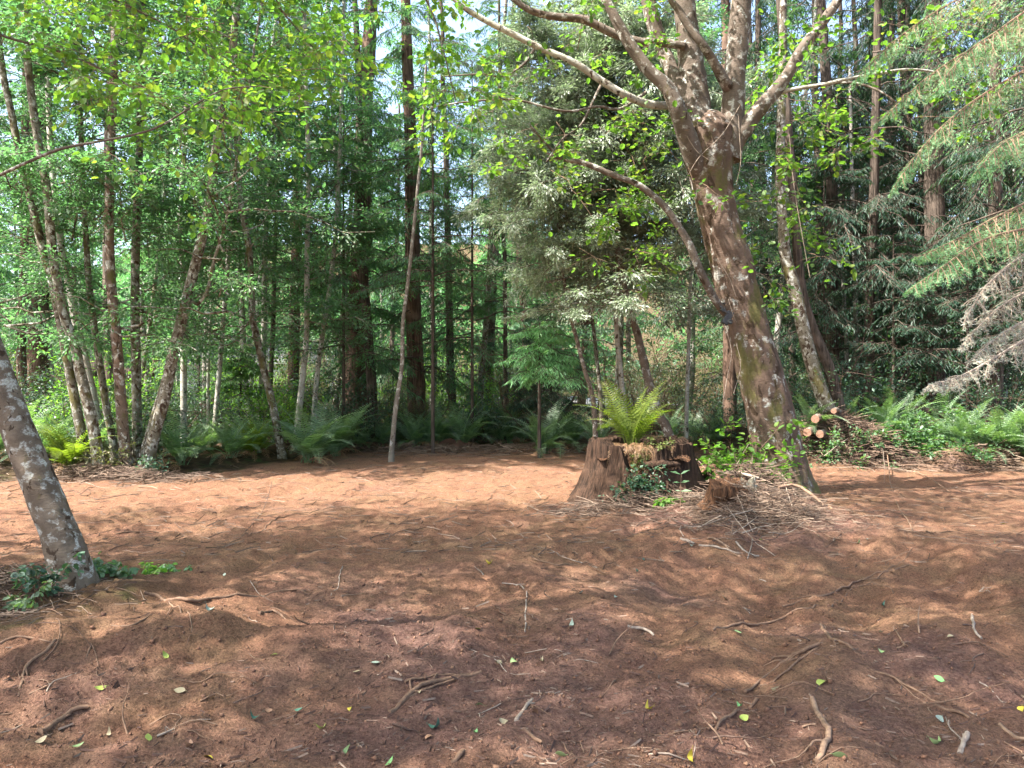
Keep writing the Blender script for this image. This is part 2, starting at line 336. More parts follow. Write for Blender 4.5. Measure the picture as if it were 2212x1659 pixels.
def ground_mat():
    m, nt = newmat('soil'); o = mapping(nt, (1, 1, 1))
    n1 = noise(nt, o, .9, 5, .6); n2 = noise(nt, o, 6, 5, .6); n3 = noise(nt, o, 45, 5, .7); n4 = noise(nt, o, 95, 4, .75)
    c = mixc(nt, stepv(nt, n1, .38, .62), (.325, .175, .108), (.300, .180, .106))
    c = mixc(nt, stepv(nt, n2, .35, .75), c, (.255, .130, .082))
    c = mixc(nt, 1.0, c, ramp(nt, n3, [(.3, (.50, .47, .47)), (.5, (1, 1, 1)), (.72, (1.38, 1.34, 1.28))]), 'MULTIPLY')
    c = mixc(nt, 1.0, c, ramp(nt, n4, [(.34, (.52, .50, .50)), (.5, (1, 1, 1)), (.66, (1.45, 1.4, 1.35))]), 'MULTIPLY')
    c = mixc(nt, stepv(nt, noise(nt, mapping(nt, (60, 240, 60)), 1.0, 2, .6, 1.2), .68, .74), c, (.40, .27, .19))
    al = nt.nodes.new('ShaderNodeAttribute'); al.attribute_name = 'litter'
    lc = mixc(nt, stepv(nt, n3, .35, .65), (.120, .064, .056), (.250, .145, .120))
    lc = mixc(nt, stepv(nt, n4, .58, .66), lc, (.33, .24, .19))
    c = mixc(nt, mixc(nt, 1.0, al.outputs['Fac'], (.75, .75, .75), 'MULTIPLY'), c, lc)
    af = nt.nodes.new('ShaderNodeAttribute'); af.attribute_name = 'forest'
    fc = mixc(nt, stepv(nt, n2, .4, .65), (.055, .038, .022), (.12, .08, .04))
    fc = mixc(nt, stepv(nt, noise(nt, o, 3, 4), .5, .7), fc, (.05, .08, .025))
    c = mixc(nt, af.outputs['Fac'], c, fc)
    hb = nt.nodes.new('ShaderNodeMath'); hb.operation = 'ADD'; nt.links.new(n3, hb.inputs[0]); nt.links.new(n4, hb.inputs[1])
    finish(nt, c, .95, hb.outputs[0], 1.0, .045, .12); return m
M['soil'] = ground_mat()

# ------------------------------------------------------------ the ground
def spaced(parts):
    out = []
    for a, b, n in parts: out.append(np.linspace(a, b, n, endpoint=False))
    return np.concatenate(out+[[parts[-1][1]]])
gx = spaced([(-110, -45, 10), (-45, -12, 34), (-12, -5, 64), (-5, 5, 390), (5, 12, 64), (12, 45, 34), (45, 110, 10)])
gy = spaced([(-25, 0, 20), (0, 2.6, 18), (2.6, 7, 200), (7, 12, 110), (12, 20, 74), (20, 50, 50), (50, 230, 36)])
GX, GY = np.meshgrid(gx, gy); GZ = Hd(GX, GY)
nx, ny = len(gx), len(gy); ii = (np.arange(ny-1)[:, None]*nx+np.arange(nx-1)[None]).ravel()
mb = MB(); mb.add(np.stack([GX, GY, GZ], -1), np.stack([ii, ii+1, ii+nx+1, ii+nx], -1))
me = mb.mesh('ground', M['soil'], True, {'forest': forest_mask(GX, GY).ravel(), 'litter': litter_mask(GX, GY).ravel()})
link('ground', me, kind='structure')
TRI += mb.ntri()

# pale road seen in slits between the trunks, far behind
m_road, nt = newmat('gravel'); finish(nt, mixc(nt, noise(nt, mapping(nt, (1, 1, 1)), 3, 4), (.52, .48, .46), (.62, .58, .56)), .9)
rx = np.linspace(-60, 10, 60); mb = MB(); Y0 = 45+rx*.05
a = np.stack([rx, Y0, H(rx, Y0)+.03], -1); b = np.stack([rx, Y0+6, H(rx, Y0+6)+.35], -1); n = len(rx); j = np.arange(n-1)
mb.add(np.vstack([a, b]), np.stack([j, j+1, j+1+n, j+n], -1)); link('gravel_road', mb.mesh('gravel_road', m_road), kind='structure')

# ------------------------------------------------------------ crown builders (meshes shared between alike trees)
def skel(mb, P, r0, r1, seg=4, mi=0):
    # P (n, k, 3) many polylines at once
    n, k, _ = P.shape
    T = np.gradient(P, axis=1); T = unit(T); ref = np.where(np.abs(T[..., 2:3]) > .9, np.array([1., 0, 0]), np.array([0, 0, 1.]))
    U = unit(ref-T*(T*ref).sum(-1, keepdims=True)); V = np.cross(T, U)
    a = np.linspace(0, 2*math.pi, seg, endpoint=False)
    rad = (np.asarray(r0).reshape(-1, 1)*np.linspace(1, 0, k)+np.asarray(r1).reshape(-1, 1)*np.linspace(0, 1, k))
    X = P[:, :, None]+rad[:, :, None, None]*(U[:, :, None]*np.cos(a)[None, None, :, None]+V[:, :, None]*np.sin(a)[None, None, :, None])
    b = (np.arange(n)[:, None, None]*k+np.arange(k-1)[None, :, None])*seg; j = np.arange(seg)[None, None]; j2 = (j+1) % seg
    f = np.stack([b+j, b+j2, b+seg+j2, b+seg+j], -1).reshape(-1, 4)
    mb.add(X.reshape(-1, 3), f, mi)
def broad(rng, O, D, L, n2=12, n3=28, leaf=.07, tmpl=DIAMOND, sag=.15, flat=.45, sp=.14, mb=None, r=.02, twig=.35):
    mb = mb or MB(); O = np.asarray(O, float); D = unit(np.asarray(D, float)); L = np.asarray(L, float); n1 = len(O)
    K = 7; t = np.linspace(0, 1, K); wob = np.cumsum(rng.normal(0, .05, (n1, K, 3)), 1)*L[:, None, None]; wob[:, 0] = 0
    P = O[:, None]+D[:, None]*(L[:, None]*t)[..., None]+wob; P[..., 2] -= sag*L[:, None]*t**2
    skel(mb, P, r*L/2, r*.15*np.ones(n1), 4, 0)
    ts = rng.uniform(.18, 1, (n1, n2)); fi = ts*(K-1); i0 = np.minimum(fi.astype(int), K-2); fr = (fi-i0)[..., None]
    ar = np.arange(n1)[:, None]; B = P[ar, i0]*(1-fr)+P[ar, i0+1]*fr; TD = unit(P[ar, i0+1]-P[ar, i0])
    rd = rng.normal(0, 1, (n1, n2, 3)); rd[..., 2] *= flat; rd = unit(rd); SD = unit(rd+.7*TD)
    SL = L[:, None]*twig*(1.15-.7*ts)*rng.uniform(.6, 1.2, (n1, n2))
    k2 = 4; t2 = np.linspace(0, 1, k2); S = B[:, :, None]+SD[:, :, None]*(SL[..., None]*t2)[..., None]; S[..., 2] -= .12*SL[..., None]*t2**2
    S = S.reshape(-1, k2, 3); skel(mb, S, np.full(len(S), r*.22), np.full(len(S), r*.08), 3, 0)
    t3 = rng.uniform(.1, 1.05, (n1*n2, n3)); pos = S[:, 0][:, None]+(S[:, -1]-S[:, 0])[:, None]*t3[..., None]
    off = rng.normal(0, 1, pos.shape)*np.array([1, 1, .6])*sp*L.mean()*.35; pos = pos+off*(SL.reshape(-1, 1, 1)/SL.mean())
    fw = off+.4*(S[:, -1]-S[:, 0])[:, None]; fw[..., 2] -= .02
    nr = rng.normal(0, .45, pos.shape); nr[..., 2] = 1.0
    add_scatter(mb, tmpl, pos, fw, nr, leaf*rng.uniform(.45, 1.35, pos.shape[0]*pos.shape[1]), 1)
    return mb
def conif(rng, O, D, L, n2=26, n3=6, w=.30, sag=.35, mb=None, r=.018, hang=.35, tmpl=STRIP, side=.30):
    mb = mb or MB(); O = np.asarray(O, float); D = unit(np.asarray(D, float)); L = np.asarray(L, float); n1 = len(O); K = 8; t = np.linspace(0, 1, K)
    P = O[:, None]+D[:, None]*(L[:, None]*t)[..., None]+np.cumsum(rng.normal(0, .02, (n1, K, 3)), 1)*L[:, None, None]
    P[..., 2] -= sag*L[:, None]*t**1.8*rng.uniform(.5, 1.3, (n1, 1)); skel(mb, P, r*L/2, np.full(n1, .004), 4, 0)
    ts = np.tile(np.linspace(.15, 1, n2), (n1, 1))+rng.normal(0, .02, (n1, n2)); ts = np.clip(ts, .05, 1); fi = ts*(K-1); i0 = np.minimum(fi.astype(int), K-2); fr = (fi-i0)[..., None]
    ar = np.arange(n1)[:, None]; B = P[ar, i0]*(1-fr)+P[ar, i0+1]*fr; TD = unit(P[ar, i0+1]-P[ar, i0])
    sg = np.where(np.arange(n2) % 2, 1., -1.)[None, :, None]; SD = unit(np.cross(TD, np.array([0, 0, 1.]))*sg+.75*TD+rng.normal(0, .12, B.shape)+np.array([0, 0, -hang]))
    SL = L[:, None]*side*(1.1-.75*ts)*rng.uniform(.6, 1.15, (n1, n2))+.05
    k2 = 3; t2 = np.linspace(0, 1, k2); S = B[:, :, None]+SD[:, :, None]*(SL[..., None]*t2)[..., None]; S[..., 2] -= .2*SL[..., None]*t2**2
    S = S.reshape(-1, k2, 3); skel(mb, S, np.full(len(S), .005), np.full(len(S), .002), 3, 0)
    t3 = np.linspace(.05, .95, n3)[None]+rng.normal(0, .05, (len(S), n3)); pos = S[:, 0][:, None]+(S[:, -1]-S[:, 0])[:, None]*t3[..., None]
    sd = unit(S[:, -1]-S[:, 0])[:, None]; s3 = np.where(np.arange(n3) % 2, 1., -1.)[None, :, None]
    fw = np.cross(sd, np.array([0, 0, 1.]))*s3*.9+.8*sd+rng.normal(0, .2, pos.shape)+np.array([0, 0, -hang*.9])
    nr = rng.normal(0, .35, pos.shape); nr[..., 2] = 1
    add_scatter(mb, tmpl, pos, fw, nr, w*rng.uniform(.55, 1.2, pos.shape[0]*n3), 1)
    return mb
def ring_starts(rng, n, z0, z1, up=(-.1, .5), rmax=2.4, rmin=.9, top=.4, jit=.1):
    z = rng.uniform(z0, z1, n); a = rng.uniform(0, 2*math.pi, n); e = rng.uniform(up[0], up[1], n)
    O = np.stack([rng.normal(0, jit, n), rng.normal(0, jit, n), z], -1); D = np.stack([np.cos(a), np.sin(a), e], -1)
    f = (z-z0)/(z1-z0); L = (rmin+(rmax-rmin)*rng.uniform(.3, 1, n))*(1-(1-top)*f)
    return O, D, L
rng = np.random.default_rng(7)
def fin(name, mb, bark, leaf):
    global TRI
    TRI += mb.ntri(); return mb.mesh(name, [bark, leaf])
ALDER = [fin('alder_crown', broad(rng, *ring_starts(rng, 46, 2.6, 12.5, (0, .8), 2.5, .9, .6), 11, 30, .078, sag=.2), M['bark_mossy'], M['alder_leaf']) for _ in range(3)]
ALDER.append(ALDER[0])
ALDER_FAR = [fin('far_alder_crown', broad(rng, *ring_starts(rng, 46, 1.4, 13, (0, .8), 3.0, 1.2, .6), 9, 22, .14, sag=.15), M['bark_mossy'], M['far_leaf']) for _ in range(3)]
RED = [fin('redwood_crown', conif(rng, *ring_starts(rng, 52, 2.6, 15, (-.25, .25), 3.0, 1.1, .55), 24, 11, .16, .30), M['bark_conifer'], M['redwood_leaf']) for _ in range(3)]
RED_FAR = [fin('far_redwood_crown', conif(rng, *ring_starts(rng, 60, 1.5, 17, (-.25, .25), 3.4, 1.3, .5), 16, 5, .46, .30), M['bark_conifer'], M['redwood_leaf']) for _ in range(2)]
SPR = [fin('spruce_crown', conif(rng, *ring_starts(rng, 60, 1.6, 14, (-.25, .15), 3.0, 1.2, .5), 22, 12, .13, .30, hang=.45), M['bark_conifer'], M['shaded_spruce_leaf']) for _ in range(3)]
def shrub_mesh(name, leafm, n, h, w, leaf, tmpl, n2=9, n3=16, twig=.4):
    a = rng.uniform(0, 6.28, n); O = np.stack([rng.normal(0, w*.12, n), rng.normal(0, w*.12, n), np.zeros(n)], -1)
    D = np.stack([np.cos(a)*w, np.sin(a)*w, rng.uniform(.5, 1.5, n)*h], -1); L = np.linalg.norm(D, axis=1)*rng.uniform(.5, .95, n)
    return fin(name, broad(rng, O, D, L, n2, n3, leaf, tmpl, .22, .8, .16, twig=twig, r=.012), M['dark_stick'], leafm)
SHRUB = [shrub_mesh('evergreen_foliage', M['shrub_leaf'], 26, 1.9, 1.0, .055, DIAMOND) for _ in range(3)]
SHRUB_B = [shrub_mesh('bright_foliage', M['bright_leaf'], 22, 2.0, 1.1, .075, DIAMOND) for _ in range(2)]
SHRUB_O = [shrub_mesh('olive_foliage', M['olive_leaf'], 26, 2.4, 1.0, .05, LONG, 10, 18) for _ in range(2)]
BRAM = [shrub_mesh('bramble_foliage', M['bramble_leaf'], 26, .55, .95, .065, ROUND, 9, 12, .35) for _ in range(3)]
print('crowns', round(time.time()-T0, 1), TRI)

# ------------------------------------------------------------ trees
def trunk_mesh(name, pts, rads, mat, seg=10, step=.25, bump=.10, bf=7, flute=0, flare=0, stretch=1.0, seed=0):
    global TRI
    pts = np.asarray(pts, float); L = np.linalg.norm(np.diff(pts, axis=0), axis=1).sum(); n = max(6, int(L/step))
    P = catmull(pts, n); tt = np.linspace(0, len(pts)-1, n); r = np.interp(tt, np.arange(len(pts)), rads)
    if flare: 
        d = np.linalg.norm(P-P[0], axis=1); r = r*(1+flare*np.exp(-d/.28))
    mb = MB(); add_tube(mb, P, r, seg, bump=bump, bfreq=bf, seed=seed, flute=flute, stretch=stretch); TRI += mb.ntri()
    return mb.mesh(name, mat, True)
def px_path(pp, Y, extend=None, y_top=None):
    """pp: (px, py) points from the base upward, at distance Y; the lowest goes down to the ground"""
    Y = [Y]*len(pp) if np.isscalar(Y) else Y
    P = [W(a, b, y) for (a, b), y in zip(pp, Y)]
    g = float(H(P[0][0], P[0][1])); P0 = P[0].copy()
    if P0[2] > g+.05:
        d = (P[0]-P[1]); d /= abs(d[2])+1e-6; P.insert(0, P0+d*min(P0[2]-g, 1.5)*.6); P[0][2] = g-.12
    else: P[0][2] = g-.12
    if extend:
        d = P[-1]-P[-2]; d /= np.linalg.norm(d); d = unit(d+np.array([0, 0, .8])); k = 0
        while P[-1][2] < extend and k < 12: P.append(P[-1]+d*1.8); k += 1
    return np.array(P)
NT = [0]
LM = [(85, 'broad far-left redwood'), (180, 'leaning twin alder'), (255, 'reddish alder'), (295, 'upright dark alder'), (380, 'right-leaning mossy alder'), (455, 'two thin pale trunks'), (560, 'bending mossy alder'), (650, 'straight pale alder'), (700, 'right-leaning pale alder'), (770, 'big redwood'),
      (860, 'slim grey tree'), (1092, 'thin middle conifer'), (1265, 'pinkish leaning trunk'), (1340, 'mottled pale tree'), (1485, 'slim white trunk'), (1650, 'big forked tree'), (1760, 'lichen-spotted trunk'), (1850, 'two white trunks'), (2017, 'massive spruce'), (2150, 'right-edge spruce')]
def between(x, y):
    px = 1106+x/y*F; L = [n for p, n in LM if p <= px]; Rr = [n for p, n in LM if p > px]
    if not L: return 'left of the '+Rr[0]
    if not Rr: return 'right of the '+L[-1]
    return 'between '+L[-1]+' and '+Rr[0]
def tree(name, pp, Y, dia, mat, crown, label, cat='tree', group=None, top=12.0, seg=9, crown_z=0, rot=0, csc=1.0, flute=0, flare=.35, bump=.10, extra=(), dead=0, upper=None):
    """one tree: an empty at its foot with trunk, crown and any extra stems"""
    NT[0] += 1; r_ = np.random.default_rng(100+NT[0])
    P = px_path(pp, Y, top); dia = .88*np.asarray(dia, float)/F*(Y if np.isscalar(Y) else Y[0])
    n = len(P); rads = np.interp(np.linspace(0, 1, n), [0, 1], [dia/2*1.12, dia/2*.55]) if dia.ndim == 0 else np.interp(np.linspace(0, 1, n), np.linspace(0, 1, len(dia)), dia/2)
    base = P[0].copy(); root = empty(name, base, label, cat, group)
    link('trunk', trunk_mesh('trunk', P-base, rads, mat, seg, .25, bump, 7, flute, flare, seed=NT[0]), root)
    for (epp, eY, edia, emat) in extra:
        Q = px_path(epp, eY, top); ed = edia/F*eY; link('stem', trunk_mesh('stem', Q-base, np.linspace(ed/2*1.1, ed/2*.5, len(Q)), emat, seg, .25, bump, 7, 0, .3, seed=NT[0]+50), root)
    if crown is not None:
        # the crown sits on the trunk: shifted to where the trunk is at about seven metres
        zt = base[2]+6.5; i = np.argmin(abs(P[:, 2]-zt)); c = P[i]-base
        link('crown', crown, root, (c[0], c[1], crown_z), (0, 0, rot or r_.uniform(0, 6.28)), csc)
    if upper is not None: link('added_shade_crown', ALDER[0], root, (upper[0]-base[0], upper[1]-base[1], upper[2]-4-base[2]), (0, 0, 1), (1.1, 1.1, .8))  # extra crown added out of view above the frame to shade the clearing
    if dead:
        mb = MB(); zz = r_.uniform(1.0, 7, dead); idx = [np.argmin(abs(P[:, 2]-base[2]-z)) for z in zz]; O = P[idx]-base; O[:, 2] = zz
        tt = r_.uniform(0, 6.28, dead); D = np.stack([np.cos(tt), np.sin(tt), r_.uniform(-.3, .3, dead)], -1)
        K = 6; t = np.linspace(0, 1, K); L = r_.uniform(.5, 1.8, dead); PP = O[:, None]+D[:, None]*(L[:, None]*t)[..., None]; PP[..., 2] -= .2*L[:, None]*t**2
        skel(mb, PP, np.full(dead, .014), np.full(dead, .003), 4); S = PP[:, 2:].reshape(-1, 3); D2 = np.repeat(D, K-2, 0)+r_.normal(0, .8, (len(S), 3))
        Q = S[:, None]+D2[:, None]*(np.linspace(0, .35, 3))[None, :, None]; skel(mb, Q, np.full(len(S), .005), np.full(len(S), .002), 3)
        link('dead_branches', mb.mesh('dead_branches', M['stick']), root)
    return root
def tan_mesh():
    r = np.random.default_rng(56); n = 84; z = r.uniform(0, 5.2, n); a = r.uniform(0, 6.28, n); O = np.stack([r.normal(0, .2, n), r.normal(0, .2, n), z], -1)
    D = np.stack([np.cos(a), np.sin(a), r.uniform(-.15, .45, n)], -1); L = r.uniform(1.0, 2.5, n)*(1-.35*np.abs(z-2)/3.2)
    return fin('tanoak_crown', broad(r, O, D, L, 13, 44, .088, LONG, .2, .5, .13), M['bark_limb'], M['tanoak_leaf'])
TAN = tan_mesh()
A, AF = ALDER, ALDER_FAR
bm, bp, br = M['bark_mossy'], M['bark_pale'], M['bark_redwood']
tree('alder_tree', [(192, 1012), (180, 960), (150, 800), (130, 690), (112, 600), (96, 553), (60, 400), (38, 310), (22, 230), (4, 140)], 13.6, 22, bm, A[0],
     'twin-stemmed mossy alder leaning left at the left end of the clump', csc=1.0,
     extra=[([(216, 1022), (205, 940), (187, 860), (173, 800), (160, 740), (138, 680), (115, 553), (100, 400), (80, 290), (65, 180), (58, 100)], 13.4, 23, bm)])
tree('alder_tree', [(222, 960), (200, 850), (187, 790), (165, 700), (150, 620), (135, 553), (125, 460), (112, 350), (105, 200)], 15.2, 20, bp, A[1], 'blotched pale alder standing just behind the twin-stemmed leaning alder')
tree('alder_tree', [(245, 960), (230, 880), (215, 780), (203, 700), (192, 610), (188, 553), (184, 480), (178, 400), (175, 280)], 14.4, 17, bm, A[2], 'thin dark and white patched alder between the leaning twin stems and the thick straight one')
tree('alder_tree', [(275, 1015), (263, 890), (253, 750), (243, 650), (237, 553), (237, 400), (240, 300), (245, 200), (248, 60)], 13.7, 25, M['bark_red'], A[3], 'straight reddish-brown alder in the middle of the left clump')
tree('alder_tree', [(297, 960), (293, 740), (292, 620), (293, 553), (297, 430), (302, 300), (305, 160)], 15, 22, bm, A[0], 'upright dark mossy alder just right of the reddish one', rot=2)
tree('alder_tree', [(318, 1010), (335, 930), (353, 870), (375, 760), (390, 700), (405, 640), (425, 560), (440, 500), (455, 430), (462, 350), (480, 240), (500, 130), (512, 0)], 13.8, 28, bm, A[1],
     'thick mossy alder leaning right, red-brown at its foot, at the right of the clump', rot=1, upper=(-4.2, 13.2, 10.3),
     extra=[([(395, 690), (430, 655), (450, 620), (463, 560), (490, 470)], 13.8, 8, bm)])
tree('alder_tree', [(300, 850), (318, 740), (330, 650), (343, 553), (355, 430), (365, 300)], 18.5, 11, bm, A[2], 'slender dark tree leaning right, seen between the upright dark alder and the right-leaning one', rot=3)
tree('alder_tree', [(397, 940), (397, 760), (400, 690), (393, 553), (390, 450), (400, 300), (405, 100)], 17, 15, bp, A[3], 'white-barked alder directly behind the right-leaning mossy stem', rot=4)
tree('alder_tree', [(450, 925), (450, 780), (455, 680), (457, 620), (455, 450)], 19, 8, bp, A[0], 'very thin pale alder, left of two pale trunks standing in dark shrubs', rot=5)
tree('alder_tree', [(463, 930), (470, 850), (480, 720), (493, 553), (497, 430)], 18, 12, bp, A[2], 'white alder leaning slightly right, right one of the two pale trunks in dark shrubs', rot=1.4)
tree('alder_tree', [(608, 975), (590, 880), (570, 800), (553, 720), (545, 680), (540, 553), (522, 450), (515, 370), (508, 250), (500, 130)], 16, 18, bm, A[3], 'dark mossy alder bending left, its foot beside the large dark green fern', rot=2.2)
tree('alder_tree', [(640, 945), (650, 850), (662, 720), (663, 553), (667, 400), (665, 300), (660, 150)], 17.4, 15, bp, A[1], 'pale straight alder behind the large fern, left of a similar leaning one', rot=3.1)
tree('alder_tree', [(676, 935), (685, 810), (700, 700), (715, 600), (725, 500), (730, 400), (735, 300)], 18, 13, bp, A[0], 'pale alder leaning right, between the straight pale one and the big redwood', rot=.6)
tree('redwood_tree', [(768, 900), (770, 750), (775, 600), (783, 500), (785, 330), (790, 200), (800, 60)], 22, [64, 50, 45, 41, 37, 31, 26], br, RED[0], 'big redwood with dark furrowed trunk, left of the middle of the tree line', seg=18, flute=.5, csc=1.1, crown_z=1.5)
tree('redwood_tree', [(83, 880), (84, 700), (82, 553), (80, 300)], 25, [52, 42, 38, 34], br, RED[1], 'broad dark redwood at the far left behind the alder clump', seg=16, flute=.5, csc=1.1)
tree('redwood_tree', [(48, 850), (46, 700), (52, 553), (54, 300)], 24, 20, br, RED[2], 'narrow dark conifer left of the broad redwood at the far left', seg=12, flute=.4)
tree('redwood_tree', [(632, 860), (640, 553), (643, 400), (650, 300)], 26, 26, br, RED[1], 'brown redwood behind the straight pale alder, its trunk half hidden', seg=12, flute=.4, rot=2)
tree('conifer_tree', [(583, 860), (590, 700), (593, 553), (600, 400), (602, 300)], 22, 12, M['bark_conifer'], RED[2], 'thin conifer with bare dead side twigs behind the left-bending mossy alder', dead=30, rot=1, crown_z=2, csc=.8)
tree('alder_tree', [(846, 972), (855, 880), (868, 790), (870, 700), (880, 620), (893, 500), (905, 380), (910, 330)], 15.8, [14, 12, 10, 9, 8, 6], M['bark_grey'], None, 'slim smooth grey tree standing alone at the clearing edge, right of the big redwood', rot=2.6, top=7.5)
tree('conifer_tree', [(1093, 930), (1092, 800), (1090, 553), (1082, 460), (1080, 300)], 21, 11, M['bark_conifer'], RED[0], 'dark thin conifer at the middle of the tree line', dead=20, csc=.7, rot=4, crown_z=2)
tree('tanoak_tree', [(1285, 915), (1280, 855), (1263, 800), (1246, 733), (1225, 650), (1215, 560)], 15.4, 12, M['bark_limb'], None, 'thin pinkish bare trunk leaning left above the ferns behind the stump', top=6)
tree('tanoak_tree', [(1300, 900), (1297, 850), (1283, 720), (1270, 600)], 18, 11, bm, SHRUB_O[0], 'dark mossy stem just right of the thin pinkish leaning trunk', top=6, crown_z=3)
tree('tanoak_tree', [(1350, 900), (1346, 860), (1340, 800), (1333, 730), (1326, 620), (1315, 500), (1300, 380)], 16.4, 14, bp, TAN, 'pale mottled tree rising straight behind the yellow-green fern', top=8, crown_z=3.6, rot=1)
tree('alder_tree', [(1483, 925), (1483, 900), (1487, 760), (1490, 650), (1495, 500)], 18, 10, bp, A[2], 'slim white trunk between the stump and the big leaning tree', crown_z=1, rot=3)
tree('redwood_tree', [(1578, 900), (1575, 700), (1572, 500)], 20, 30, br, SPR[1], 'dark red-brown trunk half hidden behind the big leaning tree', seg=12, flute=.4, crown_z=2)
tree('alder_tree', [(1800, 925), (1790, 890), (1775, 850), (1752, 780), (1733, 700), (1718, 630), (1697, 553), (1690, 470), (1684, 380), (1688, 250)], 14.8, [44, 38, 34, 32, 29, 25, 21, 16, 12], M['bark_mossy'], None,
     'lichen-spotted leaning trunk behind and right of the big forked tree', seg=14,
     extra=[([(1822, 915), (1815, 885), (1790, 790), (1760, 720), (1735, 640), (1720, 520)], 15.3, 24, M['bark_conifer'])])
tree('alder_tree', [(1834, 890), (1832, 853), (1826, 700), (1819, 580), (1812, 480)], 20, 10, bp, None, 'left of the two thin white trunks in the dark wood on the right', top=9)
tree('alder_tree', [(1852, 880), (1850, 800), (1846, 553), (1842, 450)], 19.5, 13, bp, None, 'right of the two white trunks in the dark wood, orange near its foot', top=9)
tree('spruce_tree', [(1874, 895), (1877, 780), (1882, 553), (1888, 400)], 18.5, 26, M['bark_conifer'], SPR[0], 'straight dark spruce beside the two thin white trunks', crown_z=1.4, seg=12)
tree('spruce_tree', [(2012, 900), (2018, 780), (2020, 553), (2018, 380)], 18.5, [70, 52, 44, 40, 32], M['bark_conifer'], SPR[1], 'massive dark spruce trunk behind the fallen log on the right', crown_z=1.6, seg=16, flute=.3)
tree('spruce_tree', [(2145, 930), (2150, 780), (2150, 553), (2150, 380)], 17, 34, M['bark_conifer'], SPR[2], 'dark spruce near the right edge behind the ferns', crown_z=1.2, seg=12)
tree('spruce_tree', [(1952, 900), (1953, 860), (1957, 800), (1958, 700)], 21, 18, M['bark_conifer'], SPR[0], 'thin dark trunk between the two big spruces on the right', crown_z=2.5, rot=2)
tree('spruce_tree', [(2260, 930), (2265, 700), (2262, 400)], 14.5, 34, M['bark_conifer'], SPR[1], 'spruce just beyond the right edge with boughs hanging into view', crown_z=1.8, rot=4)
print('front trees', round(time.time()-T0, 1), TRI)

# tanoak with pale glossy foliage behind the big tree
def tanoak():
    r = np.random.default_rng(55)
    base = W(1440, 925, 15.6); base[2] = float(H(base[0], base[1]))-.1
    root = empty('tanoak_tree', base, 'leaning tanoak with pale olive glossy foliage filling the space left of the big forked tree', 'tree')
    P = px_path([(1440, 925), (1425, 900), (1408, 850), (1390, 780), (1376, 720), (1352, 640), (1330, 520), (1310, 380), (1290, 220), (1285, 60)], 15.6, 11)
    link('trunk', trunk_mesh('trunk', P-base, np.linspace(.11, .03, len(P)), M['bark_limb'], 10, .2), root)
    for k, (x, y, z, sc) in enumerate([(1.9, 15.4, 3.1, 1.0), (.8, 15.8, 4.2, 1.0), (2.9, 15.2, 3.9, .9), (1.0, 15.0, 2.9, .75), (3.5, 16.0, 3.0, .9), (2.2, 15.0, 5.6, 1.0)]):
        link('crown', TAN, root, (x-base[0], y-base[1], z-base[2]), (0, 0, k*2.1+.5), sc)
tanoak()

# ------------------------------------------------------------ deeper wood: individuals that look alike share label and group
def forest():
    r = np.random.default_rng(21)
    tm = {}
    for k, (m, h, rad) in {'a': (bp, 15, .10), 'b': (bm, 15, .11), 'c': (M['bark_conifer'], 17, .16), 'd': (br, 18, .28)}.items():
        z = np.linspace(0, h, 9); w = np.cumsum(r.normal(0, .07, (9, 2)), 0); tm[k] = trunk_mesh('trunk', np.column_stack([w, z-.2]), np.linspace(rad, rad*.35, 9), m, 9, .6, .1, 6, .35 if k == 'd' else 0)
    pts = []
    tries = 0
    while len(pts) < 86 and tries < 8000:
        tries += 1
        y = r.uniform(19.5, 26.5) if len(pts) < 32 else r.uniform(40, 52); x = r.uniform(-.80, .80)*y
        if y < edge_y(x)+2: continue
        if any((x-a)**2+(y-b)**2 < (1.4 if y < 30 else 2.0)**2 for a, b in pts): continue
        pts.append((x, y))
    for x, y in pts:
        s = x/y; far = y > 27
        side = 'left' if s < -.30 else ('middle' if s < .22 else 'right')
        u = r.uniform()
        if side == 'right': k = 'c' if u < .7 else 'a'
        elif side == 'middle': k = 'a' if u < .5 else ('c' if u < .68 else 'd' if u < .72 else 'b')
        else: k = 'a' if u < .45 else ('b' if u < .75 else 'c' if u < .9 else 'd')
        alder = k in 'ab'
        nm = 'alder_tree' if alder else ('redwood_tree' if k == 'd' else 'conifer_tree')
        desc = {'a': 'slender pale alder', 'b': 'slender mossy alder', 'c': 'dark narrow conifer', 'd': 'stout dark redwood'}[k]
        lab = desc+(' far back ' if far else ' in the second row ')+between(x, y)
        base = np.array([x, y, float(H(x, y))]); root = empty(nm, base, lab, 'tree', desc+'s deep in the wood')
        sc = r.uniform(.85, 1.2); rz = r.uniform(0, 6.28); tl = (r.normal(0, .04), r.normal(0, .04), rz)
        link('trunk', tm[k], root, (0, 0, 0), tl, sc)
        if alder: cm = (AF if far else A)[r.integers(3)]
        elif side == 'right': cm = SPR[r.integers(3)] if not far else RED_FAR[r.integers(2)]
        else: cm = RED[r.integers(3)] if not far else RED_FAR[r.integers(2)]
        link('crown', cm, root, (0, 0, r.uniform(.0, 1.2) if far else (r.uniform(1.0, 2.6) if side == 'left' else r.uniform(-1.9, .1))), tl, sc*r.uniform(.9, 1.15))
    # dense shade-holding row on the right
    n = 0
    for x, y in [(9.0, 22.5), (11.5, 21), (13.5, 19), (8.2, 26), (12.5, 25), (15.5, 23), (17, 20), (10.5, 29), (15, 28), (18, 26), (7.5, 23.0)]:
        base = np.array([x, y, float(H(x, y))]); root = empty('spruce_tree', base, 'dark bushy spruce '+('nearer' if y < 22 else 'farther')+' back '+between(x, y), 'tree', 'dark spruces closing the wood on the right')
        link('trunk', tm['c'], root); link('crown', SPR[n % 3], root, (0, 0, -.3), (0, 0, n*1.3), 1.25); n += 1
forest()
